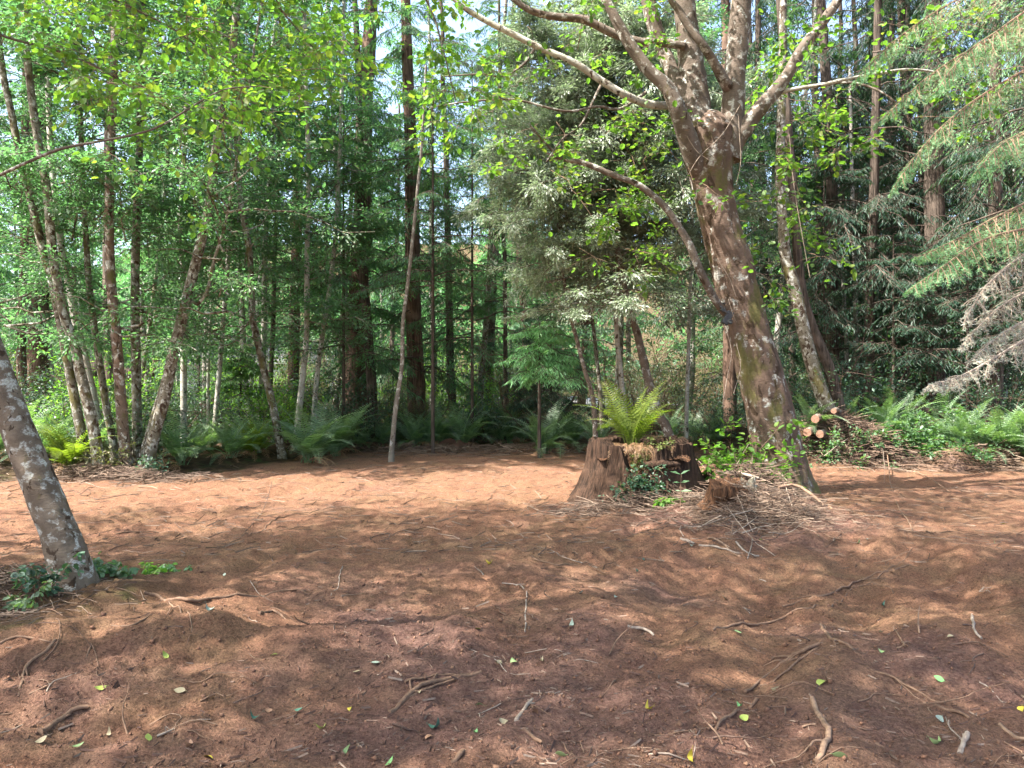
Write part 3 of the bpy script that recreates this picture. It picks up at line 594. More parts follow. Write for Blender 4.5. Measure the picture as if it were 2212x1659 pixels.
# far-off wood that reads as one mass, on rising ground
def far_wood():
    global TRI
    r = np.random.default_rng(5); mb = MB(); n = 66
    x = r.uniform(-70, 70, n); y = r.uniform(52, 92, n); h = r.uniform(8, 17, n)
    for i in range(n):
        g = float(H(x[i], y[i])); k = 900; z = r.beta(1.2, 1.3, k)*h[i]; rad = 3.6*(1-.55*z/h[i])*np.sqrt(r.uniform(.1, 1, k)); a = r.uniform(0, 6.28, k)
        lump = 1+.35*vn2(a*1.6+i*9, z*.6, i)*2
        pos = np.stack([x[i]+np.cos(a)*rad*lump, y[i]+np.sin(a)*rad*lump, g+z], -1)
        fw = np.stack([np.cos(a), np.sin(a), r.normal(-.1, .5, k)], -1); nr = r.normal(0, .6, (k, 3)); nr[:, 2] = 1
        add_scatter(mb, DIAMOND, pos, fw, nr, r.uniform(.4, .95, k), 0)
    TRI += mb.ntri(); o = link('distant_wood', mb.mesh('distant_wood', M['far_leaf'])); tag(o, 'far-off sunlit wood behind all the trunks', 'woodland', kind='stuff')
far_wood()
print('forest', round(time.time()-T0, 1), TRI)

# ------------------------------------------------------------ understorey shrubs
def shrubs():
    r = np.random.default_rng(31); pts = []
    for _ in range(4000):
        if len(pts) >= 130: break
        y = 15+ (r.uniform()**1.3)*24; x = r.uniform(-.75, .75)*y
        if y < edge_y(x)+1.6: continue
        if any((x-a)**2+(y-b)**2 < 1.1**2*(y/20) for a, b in pts): continue
        pts.append((x, y))
    for x, y in pts:
        s = x/y; side = 'left' if s < -.25 else ('middle' if s < .2 else 'right'); u = r.uniform()
        if y > 24: kind = 'bright' if u < (.45 if side == 'left' else .12) else ('olive' if u > .8 else 'dark')
        else: kind = 'bright' if u < (.22 if side == 'left' else .06) else ('olive' if (side == 'middle' and u > .5) else 'dark')
        me = {'dark': SHRUB, 'bright': SHRUB_B, 'olive': SHRUB_O}[kind]; me = me[r.integers(len(me))]
        lab = {'dark': 'dark green evergreen shrub', 'bright': 'bright green leafy shrub', 'olive': 'olive brown fine-leaved shrub'}[kind]
        o = link('shrub', me, None, (x, y, float(H(x, y))-.1), (0, 0, r.uniform(0, 6.28)), r.uniform(.7, 1.35)*(1+.02*(y-16)))
        tag(o, lab+(' far back ' if y > 24 else ' ')+between(x, y), 'shrub', lab+'s under the trees')
shrubs()

# ------------------------------------------------------------ ferns
def frond_mesh(name, mat, e0, e1, npin=26, wmax=.15, dead=False, seed=0):
    r = np.random.default_rng(seed); K = 14; t = np.linspace(0, 1, K); e = np.radians(e0+(e1-e0)*t**1.2)
    ds = 1/(K-1); P = np.zeros((K, 3)); 
    for i in range(1, K): P[i] = P[i-1]+ds*np.array([math.cos(e[i]), .06*math.sin(i*.7+seed), math.sin(e[i])])
    mb = MB(); skel(mb, P[None], np.array([.007]), np.array([.002]), 3)
    tp = np.linspace(.16, .985, npin); i = tp*(K-1); i0 = np.minimum(i.astype(int), K-2); fr = (i-i0)[:, None]; B = P[i0]*(1-fr)+P[i0+1]*fr; T = unit(P[i0+1]-P[i0])
    prof = wmax*np.minimum(1, (tp-.05)*5)*(1-((tp-.15)/.9)**2.2)+.01
    up = unit(np.cross(T, np.array([0, 1., 0]))); up = np.where(up[:, 2:3] < 0, -up, up)
    for sg in (-1, 1):
        d = unit(np.array([0, sg, 0.])+.28*T+.15*up*(0 if dead else 1)+r.normal(0, .06 if not dead else .3, T.shape)+(np.array([0, 0, -.5]) if dead else 0))
        add_scatter(mb, (np.array([[0, .07, 0], [.6, .06, .02], [1, 0, -.08], [.6, -.06, .02], [0, -.07, 0]]), [np.array([[4, 3, 2, 1, 0]])]), B, d, up, prof)
    global TRI
    TRI += mb.ntri(); return mb.mesh(name, mat)
FR = {k: [frond_mesh('frond', M[m], e0, e1, 26, w, False, i) for i, (e0, e1, w) in enumerate([(82, 30, .14), (72, 0, .15), (62, -25, .15), (48, -40, .14)])] for k, m in {'g': 'fern_green', 'y': 'fern_yellow'}.items()}
FR['d'] = [frond_mesh('frond', M['fern_dead'], a, b, 18, .10, True, 9+a) for a, b in ((30, -80), (10, -85))]
def fern(base, size, label, kind='g', n=24, group=None, seed=0, dead=4, name='sword_fern'):
    r = np.random.default_rng(500+seed); root = empty(name, base, label, 'fern', group)
    for i in range(n):
        v = i % 4 if i > n*.3 else i % 2
        link('frond', FR[kind][v], root, (r.normal(0, .04)*size, r.normal(0, .04)*size, 0), (r.normal(0, .12), r.normal(0, .1), i*2.399+r.normal(0, .2)), size*r.uniform(.72, 1.08))
    for i in range(dead):
        link('frond', FR['d'][i % 2], root, (0, 0, .04), (0, 0, r.uniform(0, 6.28)), size*r.uniform(.5, .9))
    return root
FERNS = [  # px, py of the foot, height in px, kind, label
 (150, 1012, 100, 'y', 'yellowish fern at the foot of the leaning twin alder'),
 (120, 985, 80, 'g', 'green fern left of the yellowish one behind the near left trunk'),
 (60, 985, 80, 'g', 'dark fern at the far left edge below the broad redwood'),
 (388, 1005, 100, 'g', 'dark green fern just right of the alder clump'),
 (500, 990, 80, 'g', 'green fern left of the pair of yellow-tipped ones'),
 (548, 982, 72, 'y', 'yellow-green fern beside the foot of the bending mossy alder'),
 (455, 970, 60, 'g', 'low dark fern below the two thin pale trunks'),
 (665, 1000, 115, 'g', 'large spreading dark fern right of the bending alder, nearer half'),
 (725, 985, 105, 'g', 'large arching fern in front of the big redwood'),
 (775, 965, 60, 'g', 'small fern right of the big redwood'),
 (828, 965, 55, 'g', 'low fern left of the slim grey tree'),
 (895, 965, 75, 'g', 'fern right of the slim grey tree'),
 (950, 960, 75, 'g', 'fern with upright light fronds at the middle of the clearing edge'),
 (1000, 965, 80, 'g', 'fern beside the mound of red earth'),
 (1048, 955, 75, 'g', 'fern behind the mound of red earth'),
 (1098, 958, 78, 'g', 'bright green fern left of the fern at the clearing edge with silvery fronds'),
 (1180, 980, 95, 'g', 'wide silvery-green fern standing out on the bare soil edge left of the stump'),
 (1235, 965, 85, 'g', 'fern right behind the silvery-green one'),
 (1290, 975, 70, 'g', 'fern close behind the left edge of the big stump'),
 (1450, 955, 60, 'g', 'pale fern behind the right side of the stump'),
 (1500, 950, 55, 'g', 'low fern under the slim white trunk'),
 (1545, 958, 65, 'g', 'green fern left of the leafy shoots on the big tree'),
 (1745, 935, 75, 'g', 'dark fern right behind the big leaning tree'),
 (2062, 965, 95, 'g', 'bright fern at the left of the fern bank on the right'),
 (2112, 985, 105, 'g', 'feathery fern in the middle of the fern bank on the right'),
 (2165, 985, 125, 'g', 'tall fern at the back of the fern bank near the right edge'),
 (2205, 1000, 120, 'g', 'tall dark fern at the right edge of the picture'),
 (2240, 985, 130, 'g', 'fern cut off by the right edge of the picture'),
 (1940, 950, 55, 'g', 'small fern below the middle of the fallen log'),
]
for i, (px, py, hp, k, lab) in enumerate(FERNS):
    g = G(px, py); fern(g, hp/F*g[1]*(1.45 if px < 1900 else 1.1), lab, k, 26 if hp > 90 else 20, None, i, 7)
r = np.random.default_rng(77); cnt = 0
for _ in range(600):
    if cnt >= 34: break
    x = r.uniform(-11, 12); y = edge_y(x)+r.uniform(.9, 4.0)
    fern((x, y, float(H(x, y))), r.uniform(.85, 1.35), 'sword fern behind the front row '+between(x, y), 'g', 15, 'sword ferns behind the front row', 200+cnt, 2); cnt += 1
print('ferns', round(time.time()-T0, 1), TRI)

# ------------------------------------------------------------ the big leaning forked tree
def big_tree():
    r = np.random.default_rng(3); Y = 11.0
    tr = [(1694, 1062, 138), (1690, 1049, 128), (1671, 936, 116), (1655, 860, 113), (1637, 792, 112), (1612, 700, 103), (1590, 620, 102), (1575, 553, 100), (1557, 490, 94), (1544, 433, 91), (1536, 380, 100), (1531, 330, 122), (1529, 285, 126), (1526, 258, 84), (1520, 240, 20)]
    base = W(1692, 1049, Y); base[2] = float(H(base[0], base[1]))-.15
    root = empty('forked_alder_tree', base, 'big leaning tree with pinkish lichen-spotted trunk forking into thick limbs, behind the stump', 'tree')
    global TRI
    P = np.array([W(a, b, Y) for a, b, w in tr]); P[0][2] = base[2]; rad = np.array([w for a, b, w in tr])/F*Y/2*.86
    L = np.linalg.norm(np.diff(P, axis=0), axis=1).sum(); n = int(L/.035); Q = catmull(P, n); tt = np.linspace(0, len(P)-1, n); rr = np.interp(tt, np.arange(len(P)), rad)
    d = np.linalg.norm(Q-Q[0], axis=1); rr = rr*(1+.38*np.exp(-d/.22))
    mb = MB(); V, Fq = tube(Q-base, rr, 72, bump=.13, bfreq=4.5, seed=4, stretch=2.2)
    # root flutes and long hollows in the lower trunk, scars, burls
    c = np.repeat(Q-base, 72, 0); D = V-c; ang = np.arctan2(D[:, 1], D[:, 0]); z = V[:, 2]; rl = np.linalg.norm(D, axis=1)
    k = 1+.10*np.exp(-z/1.1)*np.cos(ang*5+.6*z+1)+.05*np.exp(-z/2.2)*np.cos(ang*9+1.3*z)+.03*vn3(V[:, 0]*14, V[:, 1]*14, V[:, 2]*7, 5)+.040*vn3(V[:, 0]*34, V[:, 1]*34, V[:, 2]*12, 6)+.03*np.abs(vn3(V[:, 0]*9, V[:, 1]*9, V[:, 2]*2.5, 7))
    V = c+D*k[:, None]; mb.add(V, Fq); TRI += mb.ntri()
    link('trunk', mb.mesh('trunk', M['bark_main'], True), root)
    limbs = [
     [(1570, 345, 66), (1577, 300, 66), (1583, 240, 54), (1588, 150, 49), (1597, 60, 50), (1606, -60, 46), (1615, -200, 40), (1640, -420, 30)],
     [(1520, 345, 84), (1508, 290, 82), (1501, 230, 74), (1494, 150, 62), (1484, 60, 52), (1472, -60, 46), (1462, -200, 40), (1430, -420, 30)],
     [(1513, 385, 42), (1502, 350, 50), (1482, 290, 44), (1462, 232, 37), (1440, 188, 32), (1402, 152, 29), (1370, 110, 27), (1345, 70, 25), (1322, 25, 22), (1298, -25, 20), (1260, -160, 20)],
     [(1475, 225, 16), (1446, 228, 19), (1400, 225, 18), (1350, 205, 17), (1300, 175, 16), (1240, 135, 15), (1170, 105, 14), (1110, 75, 14), (1050, 45, 13), (1000, 15, 12), (970, -12, 11), (880, -80, 8)],
     [(1480, 100, 18), (1430, 92, 20), (1380, 90, 20), (1320, 70, 20), (1260, 42, 19), (1190, 35, 17), (1140, 20, 15), (1105, -5, 12), (1020, -60, 8)],
     [(1582, 200, 22), (1568, 182, 27), (1545, 140, 22), (1520, 100, 20), (1490, 60, 18), (1465, 20, 16), (1445, -12, 14), (1420, -120, 10)],
     [(1578, 330, 40), (1600, 290, 42), (1625, 255, 36), (1650, 225, 34), (1680, 190, 30), (1702, 160, 28), (1730, 110, 26), (1760, 70, 24), (1790, 30, 22), (1815, -10, 20), (1860, -120, 16)],
     [(1660, 215, 11), (1700, 196, 10), (1776, 183, 9), (1819, 173, 8), (1892, 160, 7), (1959, 150, 6), (2026, 157, 5), (2062, 175, 3)],
     [(1800, 178, 7), (1850, 180, 6), (1892, 193, 5), (1925, 213, 4), (1948, 235, 3)],
     [(1575, 692, 12), (1560, 670, 17), (1540, 640, 18), (1510, 580, 18), (1490, 530, 17), (1460, 480, 16), (1430, 440, 15), (1380, 400, 14), (1330, 380, 13), (1260, 352, 12), (1212, 343, 9), (1180, 330, 4)],
     [(1500, 240, 30), (1472, 190, 34), (1450, 150, 34), (1430, 100, 36), (1412, 50, 36), (1398, -10, 34), (1380, -120, 28)],
     [(1235, 350, 7), (1200, 330, 6), (1170, 300, 5), (1145, 270, 4)],
     [(1395, 200, 8), (1340, 235, 7), (1290, 230, 6), (1220, 240, 5), (1110, 215, 5), (1010, 220, 4), (930, 232, 3)],
     [(1300, 180, 7), (1285, 210, 6), (1255, 270, 5), (1215, 300, 4), (1180, 350, 3)],
     [(1155, 105, 6), (1130, 140, 6), (1085, 165, 5), (1040, 160, 4), (960, 165, 3)],
    ]
    dy = [0, .15, -.45, -.5, .1, -.35, -.15, -.5, -.5, -.5, .4, -.6, -.8, -.6, -.3]
    for li, pts in enumerate(limbs):
        m = len(pts); P = np.array([W(a, b, Y+dy[li]*min(1, i/3)) for i, (a, b, w) in enumerate(pts)]); rad = np.array([w for a, b, w in pts])/F*Y/2*.92
        big = rad.max() > .1
        L = np.linalg.norm(np.diff(P, axis=0), axis=1).sum(); n = max(8, int(L/(.06 if big else .09))); Q = catmull(P, n); rr = np.interp(np.linspace(0, m-1, n), np.arange(m), rad)
        mb = MB(); add_tube(mb, Q-base, rr, 32 if big else (16 if rad.max() > .04 else 8), bump=.10, bfreq=8 if big else 14, seed=30+li); TRI += mb.ntri()
        link('limb', mb.mesh('limb', M['bark_pale'] if li in (3, 7) else M['bark_limb'], True), root)
    # leafy twigs
    mb = MB(); O = []; Dr = []; Ls = []
    def zone(n, x0, x1, y0, y1, ya, yb, l0, l1):
        for _ in range(n):
            p = W(r.uniform(x0, x1), r.uniform(y0, y1), Y+r.uniform(ya, yb)); O.append(p-base); Dr.append([r.normal(0, 1), r.normal(0, 1), r.normal(-.1, .35)]); Ls.append(r.uniform(l0, l1))
    zone(20, 1130, 1500, 220, 420, -1.2, .6, .4, 1.0); zone(12, 1230, 1500, 380, 560, -.6, .6, .35, .7)
    zone(24, 1600, 1830, 240, 620, -.8, 1.2, .35, .8); zone(12, 1640, 1760, 40, 420, .8, 2.6, .4, .9); zone(20, 1650, 2150, 20, 260, -1.6, 1., .5, 1.1)
    zone(9, 960, 1250, 150, 260, -1.5, 0, .4, .8); zone(12, 1100, 1500, -60, 120, -1.2, 1, .5, 1.0)
    O2 = np.array(O); broad(r, O2, np.array(Dr), np.array(Ls), 5, 7, .085, ROUND, .3, .6, .30, mb=mb, r=.010, twig=.5)
    # foliage above the frame, which gives the shade below
    n = 120; a = r.uniform(0, 6.28, n); O3 = np.stack([W(1560, 0, Y)[0]-base[0]+r.uniform(-4.6, 1.6, n), r.uniform(-3.4, -1.2, n), r.uniform(7.0, 9.0, n)], -1)
    broad(r, O3, np.stack([np.cos(a), np.sin(a), r.uniform(-.1, .4, n)], -1), r.uniform(1, 2.4, n), 7, 11, .085, DIAMOND, .2, .6, .2, mb=mb, r=.012)
    link('crown', fin('forked_tree_crown', mb, M['stick'], M['near_leaf']), root)
    # large single leaves that can be picked out round the trunk
    lm = MB(); add_scatter(lm, ROUND, np.zeros((1, 3)), np.array([[1., 0, 0]]), np.array([[0, 0, 1.]]), 1.0); leafm = lm.mesh('leaf', M['near_leaf'])
    for i in range(200):
        q = r.uniform()
        if q < .45: p = (r.uniform(1180, 1500), r.uniform(200, 520))
        elif q < .75: p = (r.uniform(1610, 1830), r.uniform(230, 620))
        else: p = (r.uniform(1680, 2200), r.uniform(10, 250))
        w = W(p[0], p[1], Y+r.uniform(-1.6, .2))-base
        link('leaf', leafm, root, w, (r.normal(0, .5), r.normal(.35, .4), r.uniform(0, 6.28)), r.uniform(.07, .115))
    return root, base
big_tree()

# near left trunk, with the twigs and leaves that hang into the picture's upper left
def left_tree():
    global TRI
    r = np.random.default_rng(13); Yb = 5.75
    tr = [(178, 1325, 100), (172, 1300, 90), (146, 1206, 89), (120, 1130, 80), (83, 1040, 78), (35, 920, 71), (10, 853, 69), (-24, 753, 64), (-62, 640, 60), (-110, 480, 56), (-150, 300, 52), (-170, 60, 46), (-160, -260, 38), (-120, -600, 30), (-60, -1000, 18)]
    base = W(172, 1300, Yb); base[2] = float(H(base[0], base[1]))-.1
    root = empty('leaning_alder_tree', base, 'speckled grey-brown trunk leaning left in the near left foreground', 'tree')
    P = np.array([W(a, b, Yb) for a, b, w in tr]); P[0][2] = base[2]; rad = np.array([w for a, b, w in tr])/F*Yb/2*.9
    L = np.linalg.norm(np.diff(P, axis=0), axis=1).sum(); n = int(L/.03); Q = catmull(P, n); rr = np.interp(np.linspace(0, len(P)-1, n), np.arange(len(P)), rad)
    d = np.linalg.norm(Q-Q[0], axis=1); rr = rr*(1+.42*np.exp(-d/.13))
    V, Fq = tube(Q-base, rr, 48, bump=.07, bfreq=8, seed=8)
    c = np.repeat(Q-base, 48, 0); D = V-c; V = c+D*(1+.03*vn3(V[:, 0]*25, V[:, 1]*25, V[:, 2]*60, 5)+.05*np.clip(vn3(V[:, 0]*11, V[:, 1]*11, V[:, 2]*11, 15)-.25, 0, 1)*4)[:, None]
    mb = MB(); mb.add(V, Fq); TRI += mb.ntri(); link('trunk', mb.mesh('trunk', M['bark_left'], True), root)
    br_ = [([(-90, 420, 9), (0, 378, 7), (60, 350, 6), (130, 322, 6), (200, 308, 5), (280, 293, 5), (340, 275, 4), (400, 240, 4), (440, 215, 3), (490, 192, 3), (560, 186, 2)], 5.2),
           ([(-150, 60, 8), (-40, 65, 6), (40, 88, 5), (120, 108, 5), (200, 140, 4), (270, 180, 4), (330, 215, 3), (390, 250, 2)], 6.0),
           ([(-150, -60, 8), (80, -60, 6), (200, -20, 5), (290, 20, 4), (370, 60, 3), (440, 110, 3), (540, 180, 2)], 6.4),
           ([(-140, -160, 9), (200, -150, 7), (420, -90, 5), (560, -20, 4), (640, 60, 3), (700, 130, 2)], 6.6),
           ([(-60, -240, 9), (300, -260, 7), (700, -200, 6), (860, -90, 5), (930, 20, 4), (960, 120, 3), (985, 220, 2)], 7.0)]
    mb = MB(); O = []; Dr = []; Ls = []
    for k, (pts, y) in enumerate(br_):
        P = np.array([W(a, b, Yb+(y-Yb)*min(1, i/3)) for i, (a, b, w) in enumerate(pts)]); rad = np.array([w for a, b, w in pts])/F*y/2*1.1; m = len(P)
        Q = catmull(P, 60); b2 = MB(); add_tube(b2, Q-base, np.interp(np.linspace(0, m-1, 60), np.arange(m), rad), 8, bump=.1, bfreq=20, seed=k); link('branch', b2.mesh('branch', M['bark_limb'], True), root)
        nn = (8, 16, 20, 24, 26)[k]
        for _ in range(nn):
            i = r.integers(18 if k < 2 else 12, 60); O.append(Q[i]-base); Dr.append([r.normal(0, .8)+.3, r.normal(0, 1), r.normal(-.05, .35)]); Ls.append(r.uniform(.3, .8))
    for _ in range(34):
        O.append(W(r.uniform(60, 800), r.uniform(-40, 230), r.uniform(5.6, 9.0))-base); Dr.append([r.normal(0, 1), r.normal(0, 1), r.normal(0, .3)]); Ls.append(r.uniform(.4, .9))
    broad(r, np.array(O), np.array(Dr), np.array(Ls), 6, 7, .060, ROUND, .25, .5, .34, mb=mb, r=.008, twig=.5)
    link('crown', fin('leaning_tree_crown', mb, M['stick'], M['near_leaf']), root)
left_tree()

# trees left of and behind the camera, whose crowns shade the foreground
def shade_trees():
    r = np.random.default_rng(91)
    cr = []
    for k in range(2):
        n = 42; z = r.uniform(0, 3.4, n); a = r.uniform(0, 6.28, n); O = np.stack([r.normal(0, .25, n), r.normal(0, .25, n), z], -1); D = np.stack([np.cos(a), np.sin(a), r.uniform(-.1, .5, n)], -1)
        cr.append(fin('overhead_crown', broad(r, O, D, r.uniform(1.6, 3.2, n), 8, 19, .10, DIAMOND, .12, .4, .13), M['bark_mossy'], M['near_leaf']))
    # foot of the tree, then where its crown leans to
    spots = [(-7.2, -1.0, -7.0, .6, 7.4), (-5.4, 1.2, -4.6, 2.2, 7.8), (-8.2, 4.4, -7.4, 4.6, 7.0), (-2.4, -2.0, -2.4, .8, 7.6), (-4.6, 3.4, -3.2, 4.6, 8.0), (.6, -1.5, .2, 2.2, 8.0), (-9.4, 6.3, -9.0, 5.6, 7.6), (2.6, .4, 1.6, 4.6, 8.4), (-7.6, 7.0, -5.8, 6.2, 8.0), (-1.4, -.9, -1.2, 4.4, 8.8), (4.6, 2.6, 3.4, 5.2, 8.6), (-11.5, 3.0, -10.6, 2.6, 7.6)]
    for k, (x, y, xc, yc, z) in enumerate(spots):
        root = empty('alder_tree', (x, y, float(H(x, y))), 'alder beside the camera, out of view, whose crown dapples the foreground', 'tree', 'alders standing beside and behind the camera')
        link('trunk', trunk_mesh('trunk', np.array([[0, 0, -.3], [0, 0, 2.5], [(xc-x)*.4, (yc-y)*.4, 5.5], [xc-x, yc-y, z], [(xc-x)*1.05, (yc-y)*1.05, z+2]]), [.12, .10, .08, .05, .03], M['bark_mossy'], 12, .4), root)
        link('crown', cr[k % 2], root, (xc-x, yc-y, z-.6), (0, 0, k*1.1), 1.0)
shade_trees()
print('near trees', round(time.time()-T0, 1), TRI)

# ------------------------------------------------------------ near spruce at the right edge
def near_spruce():
    global TRI
    r = np.random.default_rng(19); base = np.array([7.6, 9.2, float(H(7.6, 9.2))])
    root = empty('spruce_tree', base, 'near spruce at the right edge reaching long pale drooping boughs into the picture', 'tree')
    link('trunk', trunk_mesh('trunk', np.array([[0, 0, -.3], [0, .05, 3], [.05, 0, 7], [0, 0, 12]]), [.24, .2, .15, .08], M['bark_conifer'], 14, .3), root)
    B = [  # tip, bend, near-edge px; distance; material; dead
      ([(2265, 705), (2212, 735), (2110, 795), (2060, 818), (2008, 832)], 7.6, 'dead', .5),
      ([(2330, 470), (2260, 520), (2190, 565), (2130, 620), (2085, 690)], 7.8, 'dead', .8),
      ([(2290, 500), (2215, 495), (2120, 520), (2045, 570), (1970, 622)], 7.9, 'pale', .6),
      ([(2330, 410), (2250, 425), (2150, 470), (2070, 515), (1990, 552)], 8.2, 'pale', .8),
      ([(2350, 260), (2270, 260), (2212, 285), (2160, 315), (2108, 372)], 8.0, 'pale', .7),
      ([(2280, 120), (2180, 170), (2080, 235), (2000, 310), (1930, 405)], 9.0, 'pale', .8),
      ([(2300, 40), (2200, 60), (2090, 110), (2000, 170), (1900, 260)], 9.3, 'pale', .9),
      ([(2260, -80), (2150, -40), (2030, 20), (1930, 90), (1850, 170)], 9.5, 'pale', .9),
      ([(2330, 560), (2260, 610), (2180, 650), (2130, 690), (2080, 745)], 8.6, 'dead', .7),
      ([(2320, 640), (2270, 670), (2200, 700), (2140, 740), (2100, 780)], 8.2, 'dead', .5),
      ([(2330, -20), (2240, 10), (2150, 70), (2080, 120), (2020, 200)], 8.8, 'pale', .8),
    ]
    for k, (pp, y, kind, side) in enumerate(B):
        P = np.array([W(a, b, y+(.9-.25*i)) for i, (a, b) in enumerate(pp)]); start = np.array([base[0], base[1], P[0][2]+.25]); P = np.vstack([start, P]); Q = catmull(P, 60)
        mb = MB(); add_tube(mb, Q-base, np.linspace(.022, .004, 60), 5)
        n2 = 60; i = np.linspace(14, 59, n2).astype(int); Bp = Q[i]-base; T = unit(Q[np.minimum(i+1, 59)]-Q[np.maximum(i-1, 0)]); sg = np.where(np.arange(n2) % 2, 1., -1.)[:, None]
        prof = (1.05-np.linspace(0, 1, n2)**1.5)*side*(.62 if kind == 'pale' else .40)*r.uniform(.35, 1.15, n2)+.06
        SD = unit(np.cross(T, np.array([0, 0, 1.]))*sg*.8+.8*T+np.array([0, 0, -.45 if kind == 'pale' else -.35])+r.normal(0, .22 if kind == 'pale' else .5, T.shape))
        t = np.linspace(0, 1, 6); S = Bp[:, None]+SD[:, None]*(prof[:, None]*t)[..., None]; S[..., 2] -= .35*prof[:, None]*t**2
        skel(mb, S, np.full(n2, .006), np.full(n2, .002), 4)
        # tertiary twigs
        n3 = 7; tt = np.linspace(.15, .95, n3); S0 = S[:, 0][:, None]+(S[:, -1]-S[:, 0])[:, None]*tt[None, :, None]; sd = unit(S[:, -1]-S[:, 0])[:, None]; s3 = np.where(np.arange(n3) % 2, 1., -1.)[None, :, None]
        D3 = unit(np.cross(sd, np.array([0, 0, 1.]))*s3*.8+.7*sd+np.array([0, 0, -.5])+r.normal(0, .25, S0.shape)); L3 = (prof[:, None]*.35*(1.1-.6*tt[None]))*r.uniform(.6, 1.2, (n2, n3))+.03
        Tw = S0[:, :, None]+D3[:, :, None]*(L3[..., None]*np.linspace(0, 1, 3))[..., None]; Tw = Tw.reshape(-1, 3, 3); skel(mb, Tw, np.full(len(Tw), .003), np.full(len(Tw), .0015), 3)
        # needles all round the twigs
        def needles(A0, A1, per, keep):
            n = len(A0); m = r.uniform(0, 1, (n, per)); pos = A0[:, None]+(A1-A0)[:, None]*m[..., None]; ax = unit(A1-A0)[:, None]
            q = r.normal(0, 1, pos.shape); q[..., 2] += .35; fw = unit(unit(q-ax*(q*ax).sum(-1, keepdims=True))+.75*ax); nr = np.cross(fw, ax+.01)
            sel = r.uniform(0, 1, n*per) < keep
            add_scatter(mb, NEEDLE, pos.reshape(-1, 3)[sel], fw.reshape(-1, 3)[sel], nr.reshape(-1, 3)[sel], r.uniform(.022, .034, sel.sum()), 1)
        keep = 1.0 if kind == 'pale' else .30
        needles(S[:, 0], S[:, -1], 20, keep); needles(Tw[:, 0], Tw[:, -1], 17, keep); needles(Q[30:59]-base, Q[31:60]-base, 14, keep)
        TRI += mb.ntri(); link('branch', mb.mesh('branch', [M['grey_stick'] if kind == 'dead' else M['stick'], M['dead_needle'] if kind == 'dead' else M['lit_spruce']]), root)
    link('crown', SPR[2], root, (2.2, .5, 3.2), (0, 0, 1), .8)
near_spruce()
print('spruce', round(time.time()-T0, 1), TRI)

def lit_spruce():
    r = np.random.default_rng(23); root = empty('spruce_tree', (9.9, 13.2, float(H(9.9, 13.2))), 'tall pale green spruce at the upper right, sunlit, behind the near boughs', 'tree')
    link('trunk', trunk_mesh('trunk', np.array([[0, 0, -.3], [0, 0, 4], [.1, 0, 9], [0, 0, 13]]), [.26, .2, .14, .08], M['bark_conifer'], 12, .5), root)
    link('crown', fin('spruce_crown', conif(r, *ring_starts(r, 60, 5.6, 11, (-.3, .1), 3.3, 2.0, .8), 22, 17, .065, .35, hang=.5), M['bark_conifer'], M['lit_spruce']), root)
lit_spruce()
# hemlock bough in the middle, sunlight put into its needle colour, and small conifers of the edge
SCM = {}
def small_conifer(px, py, Y, h, w, label, leaf='redwood_leaf', seed=0, lean=0, low=.25):
    r = np.random.default_rng(700+seed); b = W(px, py, Y); b[2] = float(H(b[0], b[1])); root = empty('young_conifer', b, label, 'tree')
    link('trunk', trunk_mesh('trunk', np.array([[0, 0, -.1], [lean*.3, 0, h*.5], [lean, 0, h]]), [.045, .03, .01], M['bark_conifer'], 8, .3), root)
    n = 44; z = r.uniform(low*h, h, n); a = r.uniform(0, 6.28, n); O = np.stack([lean*z/h, 0*z, z], -1); L = w*(1.1-.75*(z/h))*r.uniform(.7, 1.1, n)
    key = (leaf, low, h > 5)
    if key not in SCM:
        mb = conif(r, O, np.stack([np.cos(a), np.sin(a), r.uniform(-.1, .2, n)], -1), L, 20, 7, .14, .25); SCM[key] = (fin('young_conifer_crown', mb, M['bark_conifer'], M[leaf]), h, w)
    me, h0, w0 = SCM[key]; link('crown', me, root, (0, 0, 0), (0, 0, seed*.9), (w/w0, w/w0, h/h0))
M['hemlock_leaf'] = leaf_mat('hemlock_leaf', [(.10, .20, .10), (.14, .25, .12), (.18, .29, .15)], .35)
small_conifer(1165, 900, 16.4, 2.9, 1.9, 'young hemlock with flat light green boughs left of the thin pinkish trunk', 'lit_spruce', 1, low=.6)
small_conifer(935, 930, 17.4, 9.5, 2.4, 'blue-green young redwood just behind the slim grey tree', 'redwood_leaf', 2, low=.38)
small_conifer(1020, 920, 19, 9.5, 2.5, 'tall blue-green conifer between the slim grey tree and the middle of the tree line', 'redwood_leaf', 3)
small_conifer(742, 930, 18.6, 8.5, 2.5, 'leafy young redwood hiding the left side of the big redwood', 'redwood_leaf', 4)
small_conifer(520, 880, 19.5, 2.6, 1.4, 'small pale green hemlock between the pale trunks and the bending alder', 'hemlock_leaf', 5, low=.45)
small_conifer(430, 860, 22, 5.5, 2.2, 'dark blue-green young conifer behind the two thin pale trunks', 'redwood_leaf', 6)
small_conifer(1780, 860, 19, 7.5, 2.6, 'dark young spruce filling the gap right of the lichen-spotted trunk', 'shaded_spruce_leaf', 7)
small_conifer(1930, 850, 17.6, 4.6, 2.4, 'dark spreading young spruce in front of the massive spruce trunk', 'shaded_spruce_leaf', 8, low=.4)
small_conifer(2090, 850, 16.6, 4.4, 2.4, 'dark spreading young spruce behind the fern bank', 'shaded_spruce_leaf', 9, low=.4)
small_conifer(1190, 870, 19.2, 3.6, 1.7, 'dark young conifer between the pale hemlock bough and the tanoak', 'shaded_spruce_leaf', 10)

